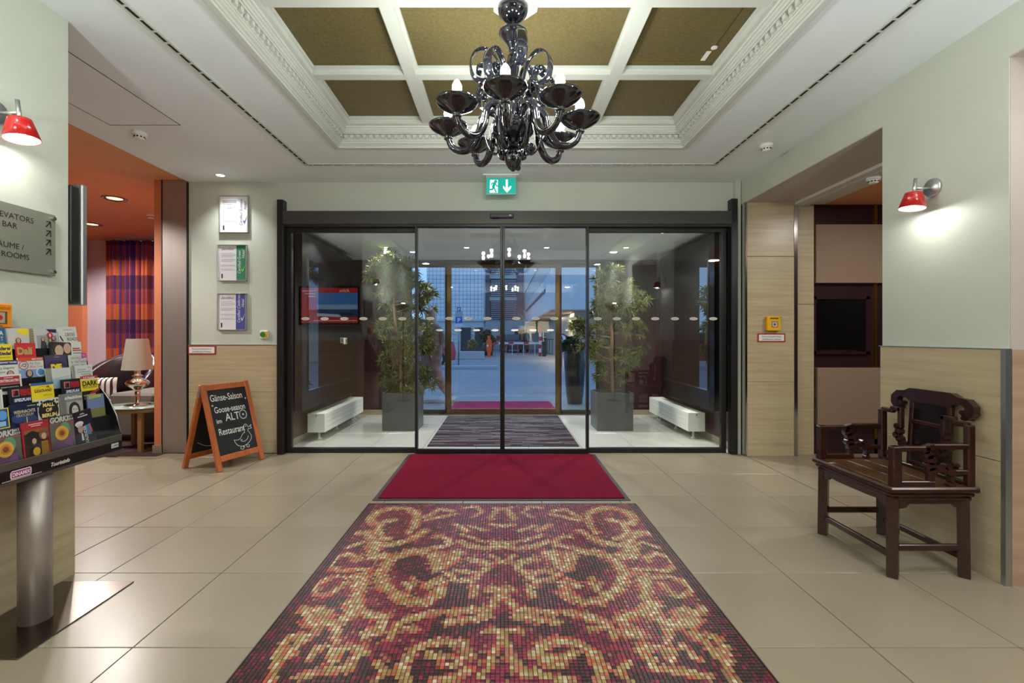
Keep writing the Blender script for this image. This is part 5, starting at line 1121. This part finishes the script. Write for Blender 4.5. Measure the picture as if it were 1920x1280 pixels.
def leafmat(name, c1, c2):
    m = mat(name, c1, .35, var=c2, vscale=7, spec=.5)
    return m
M_leaf = leafmat('podocarpus_leaf', (116, 120, 56), (46, 58, 24)); M_bark = mat('bark', (132, 104, 74), .8, var=(96, 72, 50), vscale=14, vstretch=(1, 1, .3))
M_pot = mat('zinc_grey', (72, 74, 76), .4, var=(64, 66, 68), vscale=4)
M_soil = mat('soil', (52, 40, 32), .95, bump=.5, bscale=40)
def leaves(mb, c, rad, n, rng, ln=.105, wd=.0068):
    for k in range(n):
        v = Vector((rng.gauss(0, 1), rng.gauss(0, 1), rng.gauss(0, 1))).normalized()*rad*rng.random()**.5
        p = Vector(c)+v; up = (v*1.2/rad+Vector((rng.uniform(-.5, .5), rng.uniform(-.5, .5), rng.uniform(-.1, .9)))).normalized()
        for j in range(30):
            d = (up*rng.uniform(.1, .9)+Vector((rng.gauss(0, 1), rng.gauss(0, 1), rng.gauss(0, 1))).normalized()).normalized()
            sd_ = d.cross(Vector((rng.gauss(0, 1), rng.gauss(0, 1), rng.gauss(0, 1)))).normalized()*wd*rng.uniform(.7, 1.15); L = ln*rng.uniform(.6, 1.2)
            q = p+up*rng.uniform(-.015, .015); m1 = q+d*L*.5; t = q+d*L-Vector((0, 0, L*.18)); q.z = min(q.z, VZ-.02); m1.z = min(m1.z, VZ-.02); t.z = min(t.z, VZ-.02)
            mb.add([q, m1-sd_, t, m1+sd_], [(0, 1, 2), (0, 2, 3)])
def tree(px0, D, planter, trunk, clumps, label, plabel, seed):
    x0, x1, y0, y1, zt = planter
    o = thing('planter_box', ((x0+x1)/2, (y0+y1)/2, 0), plabel, 'planter', 'square zinc planters'); t = .02
    mb = MB()
    for (a, b, c_, d_) in ((x0, x1, y0, y0+t), (x0, x1, y1-t, y1), (x0, x0+t, y0+t, y1-t), (x1-t, x1, y0+t, y1-t)): mb.box(a, b, c_, d_, 0, zt)
    mb.build('box_wall', M_pot, o); B('soil', M_soil, o, x0+t, x1-t, y0+t, y1-t, .02, zt-.03)
    o = thing('potted_tree', ((x0+x1)/2, (y0+y1)/2, zt-.03), label, 'tree', 'potted vestibule trees')
    T = [at(a, b, D) for a, b in trunk]; T[0].z = zt-.04
    T = [p+Vector((0, .04*math.sin(i*1.7), 0)) for i, p in enumerate(T)]
    pth = bez(T, 30); n_ = len(pth)
    MB().sweep(pth, [.03-.02*i/n_ for i in range(n_)], segs=8).build('trunk', M_bark, o)
    rng = random.Random(seed); mb = MB(); br = MB()
    for (a, b, r_, n) in clumps:
        c_ = at(a, b, D)+Vector((0, rng.uniform(-.16, .16), 0)); c_.z = min(c_.z, VZ-.12)
        leaves(mb, c_, r_*1.1/F*D, n+1, rng)
        q = min(pth, key=lambda p: (p-c_-Vector((0, 0, -.12))).length); br.sweep(bez([q, (q+c_)/2+Vector((0, 0, -.02)), c_], 6), [.009]*3+[.006]*20, segs=5)
    br.build('branch', M_bark, o)
    f_ = mb.build('foliage', M_leaf, o, fix=False); f_['kind'] = 'stuff'
tree(745, 6.45, (-1.60, -1.127, 6.24, 6.70, .504), [(752, 738), (751, 690), (750, 650), (742, 600), (738, 560), (740, 520), (738, 490)],
     [(735, 478, 15, 8), (708, 506, 20, 10), (695, 512, 14, 7), (700, 498, 14, 6), (722, 495, 20, 12), (745, 500, 24, 14), (765, 505, 18, 10), (728, 525, 22, 12), (752, 530, 24, 14), (772, 525, 15, 8), (785, 548, 22, 12), (800, 552, 18, 9), (792, 575, 18, 9), (772, 568, 14, 6), (722, 562, 16, 7), (738, 585, 14, 6), (722, 612, 16, 7), (750, 618, 22, 11), (770, 608, 18, 9), (795, 612, 16, 8), (792, 640, 22, 12), (770, 650, 22, 11), (735, 640, 16, 7), (800, 660, 14, 6), (730, 670, 18, 7), (770, 680, 16, 6), (735, 700, 22, 12), (760, 700, 24, 14), (785, 708, 20, 10), (800, 715, 14, 8), (725, 722, 16, 9), (750, 722, 22, 12), (775, 725, 18, 10)],
     'tall leafy tree in the left square planter reaching the vestibule ceiling', 'dark grey square planter box on the left of the vestibule mat', 5)
tree(1150, 6.45, (1.26, 1.74, 6.24, 6.70, .504), [(1150, 742), (1149, 700), (1147, 660), (1146, 620), (1145, 580), (1148, 545), (1145, 520)],
     [(1140, 515, 17, 9), (1150, 510, 14, 7), (1125, 530, 18, 9), (1150, 535, 22, 12), (1178, 532, 18, 9), (1190, 545, 14, 7), (1165, 555, 24, 14), (1135, 560, 20, 11), (1200, 562, 14, 7), (1120, 575, 18, 9), (1150, 580, 22, 12), (1180, 580, 20, 11), (1195, 612, 15, 8), (1170, 610, 18, 9), (1140, 605, 20, 10), (1112, 608, 18, 9), (1092, 615, 16, 8), (1080, 608, 12, 6), (1105, 640, 18, 9), (1130, 640, 18, 8), (1115, 660, 12, 5), (1160, 665, 16, 7), (1190, 665, 16, 7), (1200, 655, 10, 4), (1175, 685, 14, 6), (1130, 680, 14, 5), (1160, 700, 12, 4), (1125, 705, 10, 3)],
     'bushy tree with golden green leaves in the right square planter', 'dark grey square planter box on the right of the vestibule mat', 9)
# ---------------------------------------------------------------- outside
M_asph = mat('street_paving', (128, 134, 142), .55, var=(116, 122, 130), vscale=2)
M_kerb = mat('kerb_stone', (168, 172, 176), .7)
tag(MB().box(-40, 40, 7.8, 60, -.3, -.02).build('street', M_asph, None), 'grey paved street outside the entrance', 'street', kind='structure')
tag(B('kerb', M_kerb, None, -12, -.2, 18.3, 18.7, -.02, .1, .01), 'pale kerb edge of the pavement across the street', 'kerb', kind='structure')
tag(B('parking_line', M_kerb, None, -2.0, -.9, 16.6, 16.75, -.02, -.014), 'faint pale line painted on the street', 'road marking', kind='structure')
tag(B('outdoor_red_carpet', mat('outdoor_red_pile', (150, 34, 80), .9, spec=.1), None, -.92, .93, 7.85, 9.15, -.02, -.005), 'red carpet on the pavement outside the outer doors', 'rug')
# left building with a gridded facade
M_fac = mat('facade_grid', (214, 220, 224), .5)
nt = M_fac.node_tree; bk = nt.nodes.new('ShaderNodeTexBrick'); tcn = nt.nodes.new('ShaderNodeTexCoord'); mpn = nt.nodes.new('ShaderNodeMapping'); mpn.inputs['Rotation'].default_value = (PI/2, 0, 0)
bk.offset = 0; bk.inputs['Color1'].default_value = lin((216, 222, 226)); bk.inputs['Color2'].default_value = lin((206, 213, 219)); bk.inputs['Mortar'].default_value = lin((110, 122, 134)); bk.inputs['Scale'].default_value = 1.0
bk.inputs['Brick Width'].default_value = .32; bk.inputs['Row Height'].default_value = .34; bk.inputs['Mortar Size'].default_value = .018
nt.links.new(tcn.outputs['Object'], mpn.inputs[0]); nt.links.new(mpn.outputs[0], bk.inputs[0]); nt.links.new(bk.outputs[0], nt.nodes['Principled BSDF'].inputs['Base Color'])
M_con = mat('pale_concrete', (200, 206, 206), .6, var=(190, 196, 198), vscale=1.5); M_dkdoor = mat('dark_door', (46, 52, 58), .5); M_louv = mat('louvre_grey', (140, 150, 160), .5); M_relief = mat('relief_white', (206, 212, 212), .5)
b1 = thing('tiled_building', (-4.0, 40, 0), 'white building with a small square tile grid across the street', 'building')
B('tiled_wall', M_fac, b1, -6.45, -1.6, 40, 44, 2.75, 9.5); B('lower_wall', M_con, b1, -9, -1.6, 40.1, 44, -.02, 2.6); B('band', M_con, b1, -9, -1.5, 39.9, 44, 2.55, 2.75)
rgx = random.Random(4)
for k in range(46):
    x = rgx.uniform(-8.6, -2.3); z = rgx.uniform(.5, 2.4); MB().bar((x, 40.05, z), (x+.75, 40.05, z-.32), .14, .06, ch=.02).build('relief_bar', M_relief, b1)
for (x0, x1) in ((-3.55, -2.7), (-2.35, -1.65)): B('door', M_dkdoor, b1, x0, x1, 39.95, 40.1, 0, 2.0)
b2 = thing('louvred_building', (0, 46, 0), 'recessed building front with grey horizontal louvres behind the courtyard', 'building')
B('wall', M_con, b2, -2.2, 7.0, 46, 48, -.02, 10)
for (z0, z1) in ((2.9, 4.75), (5.15, 6.9), (7.3, 9.4)):
    B('window_band', M_dkdoor, b2, -1.95, 2.1, 45.9, 46, z0, z1)
    n_ = int((z1-z0)/.2)
    for k in range(n_): MB().box(-1.1, 1.35, 45.8, 45.9, z0+.2*k+.04, z0+.2*k+.15).build('louvre', M_louv, b2)
for x0 in (-1.95, 1.4): B('dark_window', mat('far_window', (60, 74, 90), .15), b2, x0, x0+.7, 45.85, 45.9, 2.9, 9.4)
B('door', M_dkdoor, b2, 1.2, 2.3, 45.9, 46, 0, 1.9); B('door', M_dkdoor, b2, -2.0, -1.2, 45.9, 46, 0, 1.9)
MB().box(-.6, -.25, 45.85, 45.95, .9, 1.3).build('red_sign', flat((190, 50, 60)), b2)
b3 = thing('overhanging_building', (6, 30, 0), 'pale building with ribbed upper wall overhanging a lit ground floor', 'building')
B('upper_wall', M_con, b3, 2.25, 12, 21.5, 45.7, 2.5, 5.35); B('parapet', mat('parapet_dark', (96, 108, 120), .5), b3, 2.18, 12, 21.4, 45.7, 5.35, 5.55)
for k in range(37): MB().box(2.17, 2.25, 21.9+.62*k, 22.05+.62*k, 4.3, 5.35).build('rib', M_con, b3)
B('window_slit', M_dkdoor, b3, 2.2, 2.25, 24.5, 44, 3.55, 3.72)
B('soffit', mat('soffit_wood', (196, 168, 140), .6), b3, 2.25, 12, 21.5, 45.7, 2.46, 2.5)
B('ground_floor', mat('ground_floor_panels', (206, 196, 176), .4), b3, 3.6, 12, 23.5, 45.7, -.02, 2.46)
area('soffit_lamp', (3.1, 24.5, 2.44), .8, 60, (1, .82, .58), 'SQUARE'); area('soffit_lamp', (3.1, 30, 2.44), .8, 60, (1, .82, .58), 'SQUARE')
def car(loc, rz, col, label):
    o = thing('parked_car', loc, label, 'car', 'parked cars', rotz=rz); m = mat('car_%d_%d_%d' % col, col, .25, coat=.6)
    fr = Fr((0, .82, 0), X, Z)
    prof = [(-2.0, .25), (2.0, .25), (2.05, .6), (1.9, .85), (1.1, .95), (.6, 1.42), (-1.2, 1.46), (-1.95, 1.0), (-2.05, .6)]
    MB().prism(prof, fr, .0, 1.64).build('body', m, o, local=True)
    for s_ in (.83, -.83):
        f2 = Fr((0, s_, 0), X, Z)
        MB().prism([(.95, .97), (.55, 1.36), (-.1, 1.38), (-.1, .97)], f2, -.01, .01).build('side_window', M_blackgloss, o, local=True)
        MB().prism([(-.2, .97), (-.2, 1.38), (-1.1, 1.38), (-1.6, 1.0)], f2, -.01, .01).build('side_window', M_blackgloss, o, local=True)
        for x in (-1.25, 1.3):
            wh = MB().disc(f2, x, .31, .31, .31, -.06, .1, 20).build('wheel', M_rubber, o, local=True); MB().disc(f2, x, .31, .19, .19, -.07 if s_ > 0 else .1, -.06 if s_ > 0 else .11, 14).build('hub_cap', M_alu, wh, local=True)
    for y in (-.6, .6): MB().box(1.98, 2.06, y-.17, y+.17, .62, .78).build('headlight', M_glassy, o, local=True)
    MB().prism([(1.12, .97), (.64, 1.40), (.58, 1.40), (1.05, .97)], fr, .08, 1.56).build('windscreen', M_blackgloss, o, local=True)
    MB().box(2.03, 2.07, -.3, .3, .38, .52).build('grille', M_black, o, local=True)
    return o
M_glassy = mat('headlight', (220, 226, 230), .1)
car((-4.2, 20.2, -.02), math.radians(-158), (190, 34, 56), 'red parked car seen through the left outer side window')
car((-4.3, 31.0, -.02), math.radians(-75), (206, 212, 218), 'white parked car behind the parking sign')
car((.95, 38, -.02), math.radians(-80), (52, 62, 74), 'dark car in the courtyard behind the barrier')
ps = thing('parking_sign', (-1.92, 21, 0), 'blue parking sign with small plates on a grey pole', 'street sign'); dd = 21.0
MB().lathe([(.03, -.02), (.03, 2.5)], px2x(860, dd), dd, 10).build('pole', M_louv, ps)
def plate(a, b, c_, d_, col, txt=None, ts=.2):
    x0, x1, z0, z1 = px2x(a, dd), px2x(c_, dd), py2z(d_, dd), py2z(b, dd)
    o = B('plate', flat(col), ps, x0, x1, dd-.06, dd-.03, z0, z1)
    if txt: MB().text(FY((x0+x1)/2, dd-.06, z0), txt, 0, (z1-z0)*.18, (z1-z0)*.9, .003, 'CENTER', bold=.004).build('letter', flat((232, 236, 240)), o)
plate(857, 576, 864, 584, (40, 96, 170), 'P'); plate(855, 584, 867, 594, (150, 160, 170)); plate(854, 594, 867, 606, (30, 90, 176), 'P'); plate(854, 606, 867, 613, (196, 204, 210))
ob = thing('orange_figure_post', (-.82, 29, 0), 'orange figure shaped post standing across the street', 'bollard')
fr = FY(px2x(917, 29), 29, -.02); m = mat('signal_orange', (240, 92, 30), .5)
MB().prism([(-.14, .3), (.14, .3), (.17, .6), (.17, 1.0), (.07, 1.1), (.09, 1.14), (.09, 1.3), (-.09, 1.3), (-.09, 1.14), (-.07, 1.1), (-.17, 1.0), (-.17, .6)], fr, -.1, .1).build('body', m, ob); MB().fbox(fr, -.1, .1, 0, .3, -.08, .08, .01).build('foot', m, ob); MB().disc(fr, -.09, .7, .05, .07, .1, .11).build('badge', M_white, ob)
def shrub(mb, c, r_, n, rng):
    leaves(mb, c, r_, n, rng, .09, .02)
M_box = mat('boxwood_leaf', (52, 78, 42), .5, var=(32, 54, 28), vscale=6)
tp = thing('tall_pot', (1.38, 8.95, 0), 'tall tapered black pot outside the right outer side window', 'plant pot')
MB().lathe([(0, -.02), (.14, -.02), (.17, .2), (.20, .7), (.21, .98), (.2, 1.0), (.18, .98), (.17, .9), (0, .9)], 1.38, 8.95, 28).build('pot', mat('pot_black', (34, 34, 36), .3), tp)
tpb = thing('boxwood_bush', (1.38, 8.95, .9), 'small green bush growing in the tall black pot', 'bush'); mb = MB(); shrub(mb, (1.34, 8.95, 1.08), .2, 46, random.Random(2)); o = mb.build('foliage', M_box, tpb, fix=False); o['kind'] = 'stuff'
MB().lathe([(.015, .88), (.012, 1.05)], 1.36, 8.95, 8).build('stem', M_bark, tpb)
wp = thing('wooden_planter', (-1.95, 30, 0), 'brown slatted planter box across the street', 'planter')
for k in range(8): B('slat', mat('planter_wood', (86, 62, 58), .6), wp, -2.5+.16*k, -2.5+.16*k+.14, 29.5, 30.1, -.02, .5)
B('soil', M_soil, wp, -2.48, -1.25, 29.55, 30.05, .4, .48)
for i, (x, z, r_, lb, c_) in enumerate(((-1.9, .75, .26, 'tan grass tuft in the slatted planter', (150, 140, 90)), (-.95, 1.15, .5, 'round clipped bush behind the orange post', (56, 80, 60)))):
    t = thing('street_shrub', (x, 29.8 if i == 0 else 31, 0), lb, 'bush', 'shrubs across the street'); mb = MB(); leaves(mb, (x, 29.8 if i == 0 else 31, z), r_, 40, random.Random(i), .2, .05)
    o = mb.build('foliage', mat('street_leaf%d' % i, c_, .6), t, fix=False); o['kind'] = 'stuff'
    MB().lathe([(.04, 0 if i else .4), (.03, z)], x, 29.8 if i == 0 else 31, 8).build('stem', M_bark, t)
    if i: MB().lathe([(0, -.02), (.3, -.02), (.38, .7), (.34, .7), (0, .62)], x, 31, 18).build('tub', M_dkdoor, t)
tag(B('low_street_wall', M_kerb, None, -6, -1.0, 26.0, 26.3, -.02, .42, .02), 'low pale wall behind the parking sign', 'wall', kind='structure')
br_ = thing('barrier_gate', (2.1, 30, 0), 'red and white striped barrier arm across the courtyard entrance', 'barrier')
x0, x1 = px2x(925, 30), px2x(1010, 30); zb = py2z(643, 30)
n_ = 9
for k in range(n_): B('arm_section', flat((206, 210, 214) if k % 3 else (180, 60, 66)), br_, x0+(x1-x0)*k/n_, x0+(x1-x0)*(k+1)/n_, 29.97, 30.03, zb-.07, zb+.06)
for k in range(8): B('drop_bar', flat((196, 202, 206) if k % 2 else (190, 90, 90)), br_, x0+.1+(x1-x0)*k/8, x0+.14+(x1-x0)*k/8, 29.99, 30.01, .05, zb-.07)
B('drive_box', M_dkdoor, br_, px2x(1017, 30), px2x(1024, 30), 29.8, 30.1, -.02, 1.2, .02)
for k in range(7): B('striped_post', flat((210, 214, 216) if k % 2 else (180, 50, 60)), br_, px2x(1010, 30), px2x(1015, 30), 29.9, 30.05, -.02+.25*k, .23+.25*k)
ns = thing('no_pedestrian_sign', (2.45, 19.5, 0), 'round white sign with a red rim and walking figure near the right outer window', 'street sign'); dd = 19.5
x, z = px2x(1053, dd), py2z(637, dd); fr = FY(x, dd, z)
MB().lathe([(.03, -.02), (.03, z+.2)], x, dd+.05, 10).build('pole', M_louv, ns)
MB().disc(fr, 0, 0, .27, .27, 0, .02, 28).build('red_rim', flat((184, 40, 54)), ns); MB().disc(fr, 0, 0, .205, .205, .02, .024, 28).build('white_field', flat((222, 226, 230)), ns)
mb = MB().disc(fr, .0, .12, .028, .028, .025, .027); mb.stroke(fr, [(0, .09), (-.02, -.02)], .06, .027); mb.stroke(fr, [(-.02, -.02), (-.09, -.15)], .035, .027); mb.stroke(fr, [(-.01, -.02), (.08, -.15)], .035, .027); mb.stroke(fr, [(0, .07), (.07, .0)], .025, .027); mb.build('walking_figure', flat(BLKC), ns)
fn = thing('street_railing', (3.0, 33, 0), 'dark metal railing beside the barrier drive box', 'railing')
B('top_rail', M_dkdoor, fn, 2.9, 5.5, 33, 33.05, 1.0, 1.06)
for k in range(14): B('baluster', M_dkdoor, fn, 2.92+.19*k, 2.95+.19*k, 33, 33.04, -.02, 1.0)
# striding statue outside the left side window
st = thing('striding_statue', (-1.42, 9.25, 0), 'mottled brown striding statue outside the left outer window', 'statue')
B('base_slab', M_kerb, st, -1.75, -.92, 9.0, 9.5, -.02, .05, .01)
M_st = mat('mottled_stone', (196, 156, 138), .3, var=(96, 70, 68), vscale=5, bump=.25, bscale=8, coat=.4)
sk = [((-1.42, 9.25, .80), .17), ((-1.40, 9.25, 1.10), .21), ((-1.42, 9.25, 1.38), .19), ((-1.42, 9.25, 1.56), .11), ((-1.42, 9.24, 1.70), .13), ((-1.42, 9.22, 1.84), .09),
      ((-1.33, 9.2, .62), .13), ((-1.22, 9.2, .38), .11), ((-1.06, 9.2, .14), .08), ((-.98, 9.16, .09), .06),
      ((-1.5, 9.3, .6), .13), ((-1.55, 9.32, .35), .11), ((-1.66, 9.32, .13), .08), ((-1.57, 9.28, .09), .06),
      ((-1.22, 9.18, 1.36), .09), ((-1.12, 9.12, 1.14), .075), ((-1.08, 9.0, .98), .06), ((-1.63, 9.3, 1.36), .09), ((-1.72, 9.34, 1.12), .075), ((-1.74, 9.28, .94), .06)]
ed = [(0, 1), (1, 2), (2, 3), (3, 4), (4, 5), (0, 6), (6, 7), (7, 8), (8, 9), (0, 10), (10, 11), (11, 12), (12, 13), (2, 14), (14, 15), (15, 16), (2, 17), (17, 18), (18, 19)]
me = bpy.data.meshes.new('figure'); me.from_pydata([tuple(Vector(p)-Vector((-1.42, 9.25, 0))) for p, r_ in sk], ed, []); me.materials.append(M_st)
fo = bpy.data.objects.new('figure', me); C.objects.link(fo); fo.parent = st
md = fo.modifiers.new('skin', 'SKIN')
for i, (p, r_) in enumerate(sk): me.skin_vertices[0].data[i].radius = (r_, r_)
me.skin_vertices[0].data[0].use_root = True
fo.modifiers.new('sub', 'SUBSURF').levels = 2; fo.modifiers['sub'].render_levels = 2; md.use_smooth_shade = True
